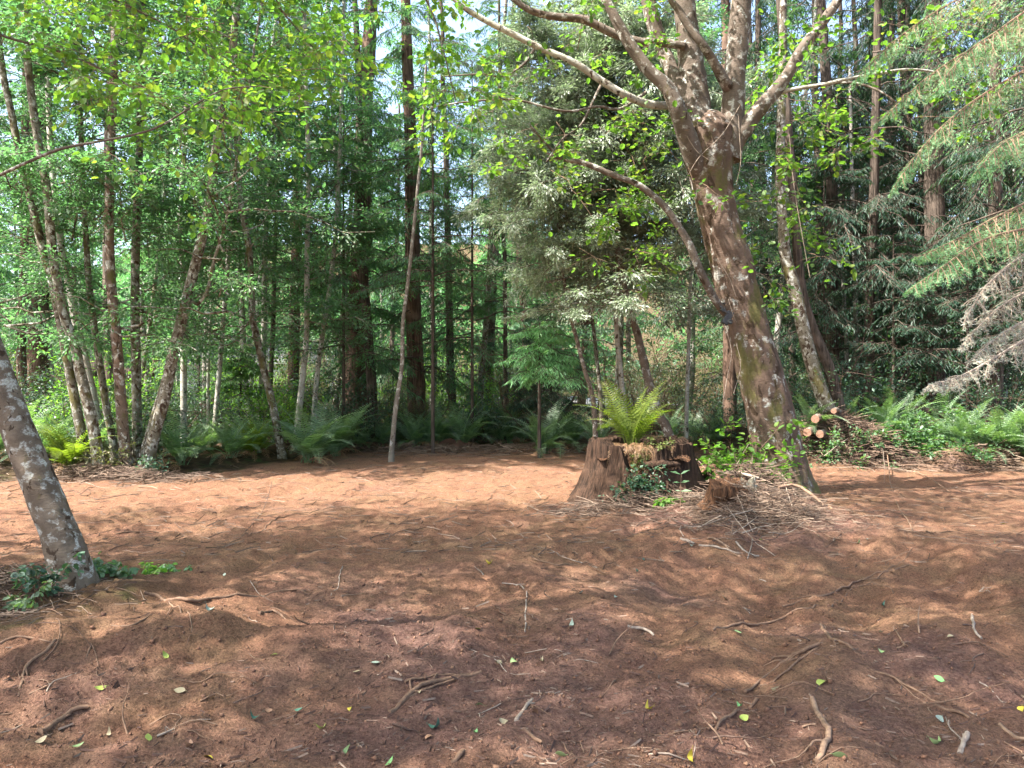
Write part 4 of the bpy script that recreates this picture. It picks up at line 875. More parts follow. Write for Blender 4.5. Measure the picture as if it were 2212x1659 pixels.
# ------------------------------------------------------------ the big hollow stump
def stump():
    global TRI
    cx, cy = W(1377, 1000, 10.55)[:2]; g = float(H(cx, cy-.5))-.05; base = np.array([cx, cy, g])
    root = empty('redwood_stump', base, 'large rotting redwood stump, hollow in front, with a yellow-green fern growing on top', 'stump')
    na, nz = 220, 60; a = np.linspace(0, 2*math.pi, na, endpoint=False); z = np.linspace(0, 1, nz)
    ad = np.degrees((a+math.pi/2) % (2*math.pi)); ad = np.where(ad > 180, ad-360, ad)   # 0 = towards camera, negative = left
    top = .80+.04*vn2(a*3, a*0, 3)*2+.045*vn2(a*11, a*0+3, 4)+.035*vn2(a*33, a*0, 5)
    gap = np.exp(-((ad+6)/17.0)**4); top = top*(1-gap*.50)+gap*.05*vn2(a*24, a*0, 6)
    gap2 = np.exp(-((ad-33)/9.0)**2); top = top*(1-gap2*.12)
    A2, Z2 = np.meshgrid(a, z, indexing='ij'); TP = top[:, None]; ZZ = Z2*TP
    def R_(A2, ZZ, inner):
        rr = .67+.20*np.exp(-ZZ/.28)+.10*(1-ZZ/.85); rr = rr*(1+.06*np.cos(A2*3+.4)+.05*np.cos(A2*7+1)*np.exp(-ZZ/.4))
        cxx, syy = np.cos(A2)*7, np.sin(A2)*7
        rr = rr*(1+.07*vn3(cxx, syy, ZZ*1.5, 3)+.09*np.abs(vn3(cxx*3.2, syy*3.2, ZZ*1.2, 4))+.05*vn3(cxx*7, syy*7, ZZ*3, 5))
        return rr*(1-(.30 if inner else 0))+(-.02 if inner else 0)*vn3(cxx*3, syy*3, ZZ*4, 8)
    Ro = R_(A2, ZZ, False); Ri = R_(A2, ZZ, True); ex = 1.0
    Vo = np.stack([np.cos(A2)*Ro*ex, np.sin(A2)*Ro*.92, ZZ], -1); Vi = np.stack([np.cos(A2)*Ri, np.sin(A2)*Ri*.9, ZZ*.98+.0], -1)
    mb = MB(); i = np.arange(na)[:, None]; i2 = (i+1) % na; j = np.arange(nz-1)[None]
    mb.add(Vo, np.stack([i*nz+j, i2*nz+j, i2*nz+j+1, i*nz+j+1], -1).reshape(-1, 4)); mb.add(Vi, np.stack([i*nz+j, i*nz+j+1, i2*nz+j+1, i2*nz+j], -1).reshape(-1, 4))
    rim = np.concatenate([Vo[:, -1], (Vo[:, -1]+Vi[:, -1])/2+np.array([0, 0, -.03])+np.column_stack([0*a, 0*a, .05*vn2(a*40, a*0, 9)]), Vi[:, -1]]); k = np.arange(na); k2 = (k+1) % na
    mb.add(rim, np.vstack([np.stack([k, k2, na+k2, na+k], -1), np.stack([na+k, na+k2, 2*na+k2, 2*na+k], -1)]))
    TRI += mb.ntri(); link('shell', mb.mesh('shell', M['stump_wood'], True), root)
    # crumbling heart wood and soil inside the hollow
    n = 40; u = np.linspace(-1, 1, n); X, Yv = np.meshgrid(u, u); rr = np.sqrt(X**2+Yv**2); zz = .62-.56*sstep(-.05, -.6, Yv)*np.exp(-((X+.10)/.45)**4)+.10*fbm(X, Yv, 5, 3, 77)
    # heart: drops away towards the camera
    mb = MB(); q = np.arange(n-1); ii = (q[:, None]*n+q[None]).ravel(); mb.add(np.stack([X*.60, Yv*.58, zz], -1), np.stack([ii, ii+1, ii+n+1, ii+n], -1)); link('rotten_heart', mb.mesh('rotten_heart', M['rot_wood'], True), root)
    # broken slab lying across the right of the hollow
    mb = MB(); P = catmull([(-.02, -.60, .52), (.2, -.66, .54), (.45, -.60, .53)], 14); add_tube(mb, P, np.array([.03, .045, .05, .052, .05, .048, .05, .05, .045, .048, .044, .04, .035, .02]), 12, bump=.5, bfreq=18, seed=2); link('broken_slab', mb.mesh('broken_slab', M['stump_wood'], True), root)
    for k, (x, y_, h, rr_) in enumerate([(.28, -.60, .50, .12), (.42, -.52, .66, .13), (.10, -.62, .33, .10)]):
        mb = MB(); P = catmull([(x*1.12, y_*1.10, -.05), (x*1.03, y_, h*.5), (x, y_*.93, h)], 18); add_tube(mb, P, rr_*1.2*(1-np.linspace(0, .96, 18)**1.5), 18, bump=.35, bfreq=16, seed=40+k, stretch=4); link('splinter', mb.mesh('splinter', M['stump_wood'], True), root)
    return base
sb = stump()
def stump_plants():
    r = np.random.default_rng(8)
    # fern on top
    root = empty('sword_fern', sb+np.array([-.10, -.18, .70]), 'yellow-green fern with brown dead fronds growing on top of the stump', 'fern')
    angs = [100, 82, 62, 118, 140, 160, 178, 48, 30, 12, 88, 130, -10, 195, 70, 110, -150, -60, 20, 150]
    for i, a in enumerate(angs):
        link('frond', FR['y'][(0, 1, 0, 2)[i % 4]], root, (r.normal(0, .05), r.normal(0, .05), 0), (r.normal(0, .15), r.normal(-.05, .12), R(a)), r.uniform(.85, 1.15))
    for i in range(60):
        link('frond', FR['d'][i % 2], root, (r.normal(0, .16), -.14+r.normal(0, .10), .05), (r.normal(0, .2), r.normal(.1, .2), R(-90+r.normal(0, 65))), r.uniform(.28, .52))
    # small shrub leaves in the hollow
    n = 26; O = np.tile(sb+np.array([-.12, -.62, .12]), (n, 1))+r.normal(0, .07, (n, 3)); D = np.stack([r.normal(0, .6, n), r.uniform(-.7, -.1, n), r.uniform(.2, 1.3, n)], -1)
    mb = broad(r, O-O[0], D, r.uniform(.25, .5, n), 6, 8, .045, ROUND, .3, .8, .25, r=.012)
    tag(link('huckleberry_sprout', mb.mesh('huckleberry_sprout', [M['stick'], M['shrub_leaf']]), None, O[0]), 'dark green small-leaved sprout growing in the hollow front of the stump', 'plant')
    n = 16; O = np.tile(sb+np.array([.12, -.42, .62]), (n, 1))+r.normal(0, .09, (n, 3)); D = np.stack([r.normal(0, .8, n), r.uniform(-.7, .2, n), r.uniform(.1, .9, n)], -1)
    mb = broad(r, O-O[0], D, r.uniform(.15, .34, n), 6, 9, .032, ROUND, .2, .8, .25, r=.012)
    tag(link('huckleberry_sprout', mb.mesh('huckleberry_sprout', [M['stick'], M['moss']]), None, O[0]), 'olive mossy sprout on the top edge of the stump right of the fern', 'plant')
    # small pale sapling and bright seedling right of the stump
    g = G(1470, 1098); K = MB(); P = catmull([(0, 0, 0), (0, 0, .2), (.01, 0, .4)], 8); add_tube(K, P, np.linspace(.005, .003, 8), 5)
    pos = np.array([[0, 0, .40], [0, 0, .40], [0, 0, .30], [0, 0, .30], [0, 0, .20], [.0, 0, .2]]); fw = np.array([[1, -.3, .6], [-.9, -.2, .3], [1, .3, .2], [-1, .1, .1], [1, -.5, .15], [-.8, .5, .1]]); add_scatter(K, LONG, pos, fw, np.tile([0, -.6, 1.], (6, 1)), np.array([.12, .14, .13, .09, .14, .07]), 1)
    tag(link('pale_sapling', K.mesh('pale_sapling', [M['stick'], M['hemlock_leaf']]), None, g), 'small pale sapling with a few narrow leaves right of the stump', 'plant')
    g = G(1445, 1095); n = 14; a = r.uniform(0, 6.28, n); mb = broad(r, np.zeros((n, 3)), np.stack([np.cos(a), np.sin(a), r.uniform(.6, 1.6, n)], -1), r.uniform(.12, .26, n), 5, 5, .05, ROUND, .2, .8, .25, r=.012)
    tag(link('green_seedling', mb.mesh('green_seedling', [M['stick'], M['bright_leaf']]), None, g), 'bright green seedling at the right foot of the stump', 'plant')
stump_plants()

# ------------------------------------------------------------ rotten stump, posts and stick heap in front of the forked tree
def rot_stump(px, py, rad, h, label, mat, seed, hollow=False, name='rotten_stump', dome=0):
    global TRI
    g = G(px, py); g[1] += rad*.5; g[2] = float(H(g[0], g[1]))-.04; na, nz = 90, 26; a = np.linspace(0, 2*math.pi, na, endpoint=False); z = np.linspace(0, 1, nz); A2, Z2 = np.meshgrid(a, z, indexing='ij')
    top = h*(1+.30*vn2(np.cos(a)*2+seed, np.sin(a)*2, seed)*2+.22*vn2(np.cos(a)*7+seed, np.sin(a)*7, seed+3)); ZZ = Z2*top[:, None]
    rr = rad*(1+.35*np.exp(-ZZ/(.25*h))-.12*Z2+.35*vn3(np.cos(A2)*2.5, np.sin(A2)*2.5, ZZ*3, seed)+.22*vn3(np.cos(A2)*8, np.sin(A2)*8, ZZ*5, seed+1))
    if dome: rr = rr*np.sqrt(np.clip(1-.93*Z2**2, 0, 1)); ZZ = ZZ*(.75+.25*np.sin(A2*3)*Z2)
    if hollow: ad = (a+math.pi/2+math.pi) % (2*math.pi)-math.pi; rr = rr*(1-.5*np.exp(-(ad/.7)**2)[:, None]*np.exp(-(ZZ/(h*.45))**4))
    V = np.stack([np.cos(A2)*rr, np.sin(A2)*rr, ZZ], -1); mb = MB(); i = np.arange(na)[:, None]; i2 = (i+1) % na; j = np.arange(nz-1)[None]
    mb.add(V, np.stack([i*nz+j, i2*nz+j, i2*nz+j+1, i*nz+j+1], -1).reshape(-1, 4)); rim = V[:, -1]; c = rim.mean(0)-np.array([0, 0, h*.12]); k = np.arange(na); mid = rim*.55+c*.45; mid[:, 2] += .05*h*vn2(a*9, a*0, seed)*2
    mb.add(np.vstack([rim, mid]), np.stack([k, (k+1) % na, na+(k+1) % na, na+k], -1)); mb.add(np.vstack([mid, c]), np.stack([k, (k+1) % na, np.full(na, na)], -1)); TRI += mb.ntri()
    return tag(link(name, mb.mesh(name, mat, True), None, g), label, 'stump')
rot_stump(1580, 1100, .25, .28, 'small crumbling orange rotten stump hollow at the foot, under the crossed sticks', M['rot_wood'], 4, True)
rot_stump(1532, 1068, .085, .34, 'mossy broken post-like stub left of the orange rotten stump', M['stump_wood'], 9, False, 'broken_stub')
rot_stump(1622, 1085, .10, .26, 'dark mossy stub at the right of the orange rotten stump', bm, 14, False, 'broken_stub')

def stick(pts, r0, r1, mat, label, name='stick', cat='stick', group=None, seed=0, wob=.011, seg=7, world=False, fork=None):
    """pts: photo points on the ground, each with a lift above it (metres)"""
    global TRI
    rs = np.random.default_rng(900+seed+len(pts)); P = []
    r0 *= .78; r1 *= .75
    for p in pts:
        if world: P.append(np.array(p)); continue
        q = G(p[0], p[1]) if len(p) < 4 else W(p[0], p[1], p[3]); q = q+np.array([0, 0, (p[2] if len(p) > 2 else 0)+r0*.5]); P.append(q)
    P = np.array(P); L = np.linalg.norm(np.diff(P, axis=0), axis=1).sum(); n = max(8, min(60, int(L/.035))); Q = catmull(P, n); Q = Q+np.cumsum(rs.normal(0, wob*.5, Q.shape), 0)*np.sin(np.linspace(0, math.pi, n))[:, None]*.6
    if not world and all(len(p) < 3 for p in pts): Q[:, 2] = H(Q[:, 0], Q[:, 1])+r0*(.25+.7*np.sin(np.linspace(0, rs.uniform(4, 9), n)+rs.uniform(0, 6)))+.004
    b = Q[0].copy(); mb = MB(); add_tube(mb, Q-b, np.linspace(r0, r1, n)*(1+.12*rs.normal(0, 1, n).cumsum()/np.sqrt(np.arange(1, n+1))*.5), seg, bump=.25, bfreq=25, seed=seed)
    nb = rs.integers(0, 4) if fork is None else fork
    for _ in range(nb):
        i = rs.integers(n//5, n-2); d = unit(Q[min(i+1, n-1)]-Q[i-1]); s = unit(np.cross(d, np.array([0, 0, 1.]))*rs.choice([-1, 1])*.7+d+np.array([0, 0, rs.uniform(-.05, .25)])); l = rs.uniform(.06, .22)*min(1, L)
        add_tube(mb, catmull([Q[i]-b, Q[i]-b+s*l*.5+rs.normal(0, .01, 3), Q[i]-b+s*l+np.array([0, 0, -.02])], 7), np.linspace(r0*.5, r1*.4, 7), 5)
    TRI += mb.ntri(); o = link(name, mb.mesh(name, mat, True), None, b); return tag(o, label, cat, group)
ms, mr, mg, md = M['stick'], M['root'], M['grey_stick'], M['dark_stick']
STK = [
 ([(1490, 1115, 0), (1560, 1072, .15), (1640, 1035, .38), (1690, 1005, .58)], .011, .006, mg, 'long pale stick rising right across the orange rotten stump'),
 ([(1485, 1108, 0), (1540, 1070, .12), (1600, 1040, .30)], .014, .008, ms, 'brown stick just left of and beside the long pale one'),
 ([(1512, 1100, 0), (1535, 1035, .30), (1555, 1005, .42)], .009, .005, mg, 'thin pale stick leaning steeply left of the rotten stump'),
 ([(1465, 1010, .3), (1500, 1030, .30), (1530, 1045, .2)], .006, .004, mg, 'thin arching twig between the stump and the stick heap'),
 ([(1548, 1052, .20), (1600, 1058, .22), (1640, 1062, .15)], .024, .020, mg, 'short grey log piece lying on top of the stick heap'),
 ([(1600, 1078, .12), (1640, 1088, .10), (1662, 1096, .08)], .032, .028, bp, 'stubby white-patched log end right of the rotten stump'),
 ([(1682, 1078, .12), (1720, 1076, .13), (1760, 1092, .06), (1778, 1100, .03)], .028, .022, ms, 'curved log at the foot of the forked tree'),
 ([(1620, 1045, .35), (1660, 1055, .30), (1700, 1075, .2)], .009, .005, mg, 'pale bent twig against the base of the forked tree'),
 ([(1660, 1085, .10), (1720, 1120, .05), (1780, 1155, .0), (1820, 1170, .0)], .009, .006, ms, 'long thin stick sloping right from the heap'),
 ([(1590, 1060, .30), (1615, 1010, .45), (1622, 990, .55)], .006, .004, mg, 'upright pale twig sticking out of the top of the heap'),
 ([(1640, 1040, .36), (1700, 1048, .30), (1765, 1062, .1)], .007, .005, ms, 'straight twig across the foot of the forked tree'),
 ([(1675, 1040, .4), (1700, 1085, .15), (1720, 1130, 0)], .007, .004, mg, 'pale twig slanting down in front of the forked tree'),
 ([(1530, 1165), (1575, 1190), (1600, 1205)], .014, .012, ms, 'reddish stick pointing down right below the heap'),
 ([(1590, 1175), (1615, 1195), (1640, 1205)], .014, .012, mg, 'short grey stick right of the reddish one below the heap'),
 ([(1615, 1210), (1635, 1160), (1645, 1140)], .007, .005, mg, 'thin pale stick standing nearly upright at the lower edge of the heap'),
 ([(1510, 1180), (1560, 1188), (1600, 1195)], .013, .010, mg, 'bleached flat stick lying below the heap'),
 ([(1470, 1165), (1500, 1175)], .022, .018, mg, 'short white piece of wood left below the heap'),
 ([(1555, 1125, .05), (1590, 1135, .03), (1640, 1120, .05)], .007, .004, mg, 'light twig in the middle of the brown twig heap'),
 ([(1640, 1125, .05), (1600, 1150, .03), (1570, 1165, .0)], .006, .004, mg, 'light twig pointing down left in the brown twig heap'),
 # right side: standing bent stick, long sticks on the sunlit strip
 ([(1885, 968, .45), (1900, 985, .35), (1918, 1010, .20), (1925, 1050, 0), (1940, 1095, 0), (1965, 1140, 0), (1972, 1168, 0)], .012, .007, ms, 'long crooked stick hanging from the brush and crossing the sunlit strip'),
 ([(1975, 1023, .05), (2020, 1045, .03), (2060, 1070, 0), (2080, 1075, 0)], .010, .007, ms, 'straight stick lying across the sunlit strip at the right'),
 ([(1848, 968, .35), (1875, 975, .40), (1905, 990, .30), (1940, 1010, .1)], .020, .012, md, 'thick dark branch arching out of the brush pile'),
 ([(1780, 1010, .2), (1830, 990, .35), (1880, 985, .35)], .010, .006, mg, 'pale stick lying low on the brush pile'),
 ([(1905, 945, .3), (1908, 980, .2), (1910, 1045, .0)], .006, .003, mg, 'thin upright twig beside the crooked stick'),
 # left and middle ground
 ([(530, 1148), (560, 1115), (580, 1085, .12), (588, 1068, .2)], .008, .004, md, 'dark twig poking up from the soil left of the middle'),
 ([(540, 1155), (600, 1125), (680, 1105), (745, 1080)], .011, .006, mr, 'long root running to the right near the sunlit soil'),
 ([(310, 1280), (345, 1292), (390, 1302), (450, 1297), (520, 1285), (590, 1278), (640, 1277)], .018, .009, mr, 'thick wavy root running right from beside the near left trunk'),
 ([(365, 1305), (390, 1325), (410, 1350), (425, 1370)], .008, .005, mr, 'thin root branching down from the thick wavy root'),
 ([(240, 1355), (300, 1345), (370, 1318)], .009, .006, mr, 'root end showing below the thick wavy root'),
 ([(120, 1385), (90, 1420), (65, 1450), (55, 1475), (40, 1510)], .015, .009, mr, 'bent root at the left edge lying on the bank'),
 ([(0, 1400), (40, 1385), (110, 1390)], .010, .007, mr, 'pale root at the far left edge above the bank'),
 ([(85, 1588), (110, 1570), (150, 1548), (190, 1532)], .020, .013, mr, 'stout root lying at the bottom left'),
 ([(560, 1330), (590, 1322), (620, 1345)], .012, .010, mr, 'curved root hooped out of the soil in the left middle'),
 ([(470, 1185), (520, 1165), (580, 1145), (650, 1140)], .010, .006, mr, 'rising root above the thick wavy root'),
 ([(680, 1165), (730, 1178), (770, 1195)], .008, .005, mr, 'short root in the middle distance left of centre'),
 ([(800, 1165), (860, 1150), (900, 1145)], .007, .005, md, 'dark thin root in the shade at the centre'),
 ([(1050, 1165), (1110, 1182), (1160, 1188)], .010, .006, mr, 'root curving right just below the sunlit soil'),
 ([(1150, 1205), (1210, 1222), (1270, 1218), (1310, 1240)], .010, .006, mr, 'long curved root left of the rotten stump'),
 ([(1085, 1262), (1130, 1275), (1135, 1330), (1134, 1370)], .009, .006, mg, 'pale bent twig standing out in the middle foreground'),
 ([(740, 1225), (730, 1260), (715, 1290)], .006, .004, mg, 'straight pale twig at the left of the middle'),
 ([(1355, 1353), (1385, 1365), (1412, 1378)], .018, .012, mg, 'short thick grey stick with a broken end in the middle'),
 ([(840, 1540), (880, 1505), (930, 1480), (985, 1465), (1040, 1460)], .016, .016, mr, 'forked root with a thick end in the lower middle', 3),
 ([(862, 1525), (900, 1500), (950, 1487), (990, 1468)], .010, .008, mr, 'second prong of the forked root in the lower middle'),
 ([(875, 1480), (930, 1465), (985, 1462)], .009, .007, mr, 'upper prong of the forked root in the lower middle'),
 ([(1115, 1560), (1135, 1535), (1150, 1515)], .014, .011, mg, 'short stick leaning right near the bottom middle'),
 ([(1130, 1580), (1150, 1590), (1170, 1612)], .015, .010, mr, 'knotted short root near the bottom middle'),
 ([(1000, 1625), (985, 1640), (975, 1650)], .014, .012, mr, 'stub of root at the bottom edge'),
 ([(1540, 1365), (1610, 1350), (1700, 1335), (1760, 1310), (1830, 1280), (1880, 1262)], .012, .008, mr, 'long root sweeping up right across the bowl in the ground'),
 ([(1690, 1315), (1780, 1290), (1850, 1265), (1900, 1238), (1962, 1223)], .014, .008, mr, 'forked root at the right side of the bowl'),
 ([(1895, 1255), (1930, 1225), (1970, 1187)], .007, .005, mr, 'thin root rising from the forked one towards the crooked stick'),
 ([(1775, 1355), (1800, 1385), (1830, 1400), (1850, 1410)], .015, .010, mr, 'kinked dark root in a hole in the right foreground'),
 ([(1770, 1395), (1735, 1410), (1700, 1425), (1660, 1455), (1610, 1500)], .015, .010, mr, 'long double root running down left in the right foreground'),
 ([(1765, 1402), (1725, 1430), (1680, 1465), (1640, 1485)], .010, .008, mr, 'lower strand of the double root in the right foreground'),
 ([(1635, 1515), (1590, 1540), (1560, 1565), (1545, 1580)], .014, .010, mr, 'root below the end of the double root'),
 ([(1755, 1512), (1775, 1555), (1785, 1590), (1775, 1630), (1765, 1648)], .018, .014, ms, 'thick bent stick at the bottom right of the middle'),
 ([(1880, 1450), (1930, 1470), (1990, 1500), (2040, 1525)], .009, .007, mr, 'straight thin root in the right foreground'),
 ([(2020, 1525), (2060, 1540), (2095, 1555)], .012, .009, mr, 'end of a root close to the right edge foreground'),
 ([(1930, 1355), (1945, 1380), (1955, 1398)], .008, .006, mr, 'short root curl in the right foreground'),
 ([(2100, 1330), (2105, 1365), (2120, 1385)], .013, .010, mg, 'pale bent stick near the right edge'),
 ([(2090, 1590), (2082, 1610), (2072, 1635)], .015, .013, mg, 'short upright pale stick at the bottom right'),
 ([(2160, 1575), (2200, 1600), (2240, 1610)], .014, .010, ms, 'stick at the bottom right corner'),
 ([(1200, 1110), (1260, 1125), (1340, 1120)], .010, .006, mr, 'reddish root lying at the left foot of the stump'),
 ([(1230, 1130), (1290, 1118), (1345, 1130)], .008, .005, mr, 'second reddish root at the left foot of the stump'),
 ([(1345, 1110), (1365, 1085, .1), (1372, 1075, .16)], .006, .003, mg, 'white forked twig standing in front of the stump'),
 ([(840, 1135), (900, 1125), (950, 1120)], .006, .004, md, 'thin dark twig on the sunlit soil'),
 ([(190, 1085), (240, 1075), (300, 1070)], .007, .004, md, 'thin twig in the shade behind the near left trunk'),
 ([(250, 1155), (340, 1150), (420, 1160)], .009, .005, mr, 'low root right of the near left trunk'),
 ([(640, 1200), (700, 1190), (770, 1205)], .007, .005, mr, 'fine root above the centre left'),
 ([(2000, 1150), (2050, 1148), (2110, 1160)], .009, .006, mr, 'wavy root near the right edge below the sunlit strip'),
]
for i, s in enumerate(STK):
    stick(s[0], s[1], s[2], s[3], s[4], 'root' if 'root' in s[4] else 'stick', 'root' if 'root' in s[4] else 'stick', seed=i, fork=(s[5] if len(s) > 5 else None))

def loose():
    r = np.random.default_rng(4321)
    for k in range(120):
        px = r.uniform(20, 2190); py = 1060+580*r.uniform()**.85; g = G(px, py)
        if g[1] > edge_y(g[0]) or forest_mask(g[0], g[1]) > .5: continue
        a = r.uniform(0, 6.28); l = r.uniform(.10, .55)*(.6+g[1]*.08); m = (mr, mr, ms, md, mg)[k % 5]; root_ = k % 5 < 2; n = 4
        cv = np.cumsum(r.normal(0, .45, n)); pts = [g[:2]]; 
        for i in range(n): pts.append(pts[-1]+l/n*np.array([math.cos(a+cv[i]), math.sin(a+cv[i])*.8]))
        up = r.uniform() < .22
        P = [(p[0], p[1], float(Hd(p[0], p[1]))+.004+(i*.03 if up else 0)) for i, p in enumerate(pts)]
        where = ('left' if px < 740 else 'middle' if px < 1480 else 'right')+(' foreground' if py > 1400 else ' middle ground' if py > 1180 else ' distance')
        stick(P, r.uniform(.003, .0075), .002, m, ('thin reddish root thread lying on the soil in the ' if root_ else {2: 'thin brown broken twig on the soil in the ', 3: 'thin dark twig on the soil in the ', 4: 'thin pale twig on the soil in the '}[k % 5])+where, 'root' if root_ else 'twig', 'root' if root_ else 'twig', 'loose twigs and root threads on the bare soil', seed=300+k, seg=5, world=True, fork=int(r.integers(0, 3)))
loose()
def heap_sticks():
    r = np.random.default_rng(77)
    for k in range(46):
        px = r.normal(1600, 70); py = r.normal(1120, 38); g = G(px, min(max(py, 1050), 1200)); a = r.uniform(0, 6.28); l = r.uniform(.25, .9); e = r.normal(.05, .16)
        P = [(g[0]+l*t*math.cos(a), g[1]+l*t*math.sin(a), 0) for t in (-.5, 0, .5)]; P = [(x, y, float(Hd(x, y))+.05+max(0, r.uniform(0, .10))+e*l*(i-1)*.5) for i, (x, y, z) in enumerate(P)]
        stick(P, r.uniform(.004, .010), .003, (mg, ms, mg, md)[k % 4], ('pale', 'brown', 'greyish', 'dark')[k % 4]+' stick lying across the twig heap below the orange rotten stump', 'stick', 'stick', 'sticks lying across the twig heap', seed=600+k, seg=5, world=True, fork=int(r.integers(0, 2)))
heap_sticks()
# heap of fine brown twigs, brush on the right: nobody could count them
def twig_heap(name, cx, cy, sx, sy, h, n, l0, l1, label, mats, seed, ang=0, rad=.0035, cat='brush'):
    global TRI
    r = np.random.default_rng(seed); u = r.normal(0, .5, (n, 2)); c, s = math.cos(R(ang)), math.sin(R(ang)); x = cx+(u[:, 0]*c*sx-u[:, 1]*s*sy); y = cy+(u[:, 0]*s*sx+u[:, 1]*c*sy)
    hh = h*np.exp(-(u**2).sum(1)*1.6); z = Hd(x, y)+r.uniform(0, 1, n)*hh+.006
    a = r.uniform(0, 6.28, n); D = np.stack([np.cos(a), np.sin(a), r.normal(0, .28, n)*(hh/h*.8+.2)], -1); L = r.uniform(l0, l1, n)*r.uniform(.5, 1, n)
    t = np.linspace(-.5, .5, 4); P = np.stack([x, y, z], -1)[:, None]+D[:, None]*(L[:, None]*t)[..., None]+np.cumsum(r.normal(0, .03, (n, 4, 3)), 1)*L[:, None, None]
    P[..., 2] = np.maximum(P[..., 2], Hd(P[..., 0], P[..., 1])+.003)
    mb = MB(); b = np.array([cx, cy, float(H(cx, cy))]); rr = rad*r.uniform(.5, 1.6, n); skel(mb, P-b, rr, rr*.6, 3); TRI += mb.ntri()
    return tag(link(name, mb.mesh(name, mats), None, b), label, cat, kind='stuff')
twig_heap('twig_heap', 2.75, 8.7, .8, .6, .24, 2600, .10, .45, 'heap of fine brown twigs below the orange rotten stump', M['twigs'], 1)
twig_heap('twig_heap', 3.0, 9.6, .7, .4, .35, 800, .2, .7, 'tangle of sticks round the orange rotten stump', M['twigs'], 2, rad=.005)
twig_heap('brush_pile', 6.5, 14.6, 1.4, .55, .5, 2600, .2, .9, 'brown brush pile under the brambles right of the forked tree', M['twigs'], 3, rad=.006)
twig_heap('brush_pile', 9.3, 14.3, 2.2, .45, .35, 2200, .2, .8, 'brown dead brush along the foot of the fern bank on the right', M['twigs'], 4, rad=.006)
twig_heap('dry_litter', -6.8, 13.0, 1.6, .6, .2, 1500, .1, .6, 'dry brown twigs around the foot of the alder clump', M['twigs'], 5, rad=.005)
twig_heap('dry_litter', -3.9, 5.3, 1.0, 1.0, .06, 1500, .06, .35, 'dry stems and litter around the near left trunk', M['twigs'], 6, rad=.003)
twig_heap('dry_litter', 1.75, 9.7, 1.3, .45, .16, 1400, .1, .5, 'reddish dead stems round the foot of the hollow stump', M['twigs'], 7, rad=.004)
twig_heap('dry_litter', -1.0, 17.9, 5.5, .9, .18, 1900, .1, .5, 'dry stems along the foot of the front ferns', M['twigs'], 8, rad=.006)

# ------------------------------------------------------------ brambles, logs and root ball on the right
for k, (px, py, s, lab) in enumerate([
    (1800, 1000, .8, 'pale bramble spilling onto the sunlit soil'), (1930, 1000, .8, 'low bramble over the front of the green bank'), (2000, 1005, .85, 'low bramble left of the root ball'), (1880, 925, 1.1, 'tall bramble under the fallen log'), 
    (1770, 990, .75, 'pale green bramble right beside the forked tree'), (1830, 960, .95, 'pale bramble hanging over the brush pile'),
    (1900, 975, 1.05, 'bramble at the middle of the green bank'), (1960, 985, 1.1, 'dense bramble in front of the fallen log'),
    (2030, 992, 1.1, 'bramble between the bank and the bright fern'), (2090, 1005, .9, 'low bramble at the foot of the fern bank'),
    (1870, 945, 1.0, 'bramble behind the brush pile'), (1990, 955, 1.1, 'bramble near the right end of the fallen log'), (2150, 1000, .9, 'bramble near the right edge')]):
    g = G(px, py); tag(link('bramble_bush', BRAM[k % 3], None, (g[0], g[1]+.5, g[2]-.05), (0, 0, k*1.7), s*1.05), lab, 'bush')
def log_piece(name, p0, p1, rad, mat, label, ends=True, cat='log', seg=20, taper=.95):
    global TRI
    root = empty(name, p0, label, cat); P = np.linspace(0, 1, 24)[:, None]*(np.array(p1)-np.array(p0)); P = P+.02*rad/.06*np.sin(np.linspace(0, 5, 24))[:, None]*np.array([0, 0, 1]); mb = MB(); V, Fq = tube(P, np.linspace(rad, rad*taper, 24), seg, bump=.10, bfreq=12, seed=int(abs(p0[0])*100)); mb.add(V, Fq); link('bark', mb.mesh('bark', mat, True), root)
    for e, idx in ((0, np.arange(seg)), (1, np.arange(seg)+23*seg)):
        c = V[idx].mean(0); k = np.arange(seg); m2 = MB(); f = np.stack([k, (k+1) % seg, np.full(seg, seg)], -1); off = unit((P[0]-P[1]) if e == 0 else (P[-1]-P[-2]))*.003; m2.add(np.vstack([V[idx]+off, c+off]), f[:, ::-1] if e == 0 else f); link('cut_end', m2.mesh('cut_end', M['cut_end'] if ends else M['rot_wood']), root)
for k, (px, py, Y, rad, dx, lab) in enumerate([(1761, 905, 13.6, .072, .55, 'cut log with round pale end, topmost right of the forked tree'), (1744, 934, 13.3, .075, .6, 'cut log whose orange end shows lowest left in the small log pile'),
                             (1771, 938, 13.3, .07, .6, 'cut log end right of the lowest left one in the small pile'), (1801, 888, 14.2, .05, .5, 'thin reddish cut log higher behind the small pile')]):
    p = W(px, py, 14.15); log_piece('cut_log', p, p+np.array([dx, .9, -.02]), rad, M['bark_red'], lab)
log_piece('fallen_log', W(1812, 855, 17.2), W(2040, 893, 15.8), .085, M['bark_conifer'], 'mossy fallen log lying across the wood above the brambles', False)
log_piece('fallen_log', W(150, 795, 23.5), W(330, 815, 24), .26, M['bark_conifer'], 'thick dark fallen trunk beside the broad redwood at the far left', False)
g = G(2060, 1018); rot_stump(2062, 1015, .30, .42, 'reddish root ball of torn roots at the edge of the sunlit strip', M['dark_stick'], 23, False, 'root_ball', 1)
twig_heap('root_tangle', g[0]+.1, g[1]+.2, .7, .4, .42, 500, .15, .5, 'tangled roots over the reddish root ball', M['root'], 12, rad=.006)
g = G(985, 965); rot_stump(985, 968, .45, .22, 'low mound of red earth and roots among the ferns at the clearing edge', M['clod'], 33, False, 'earth_mound', 1)

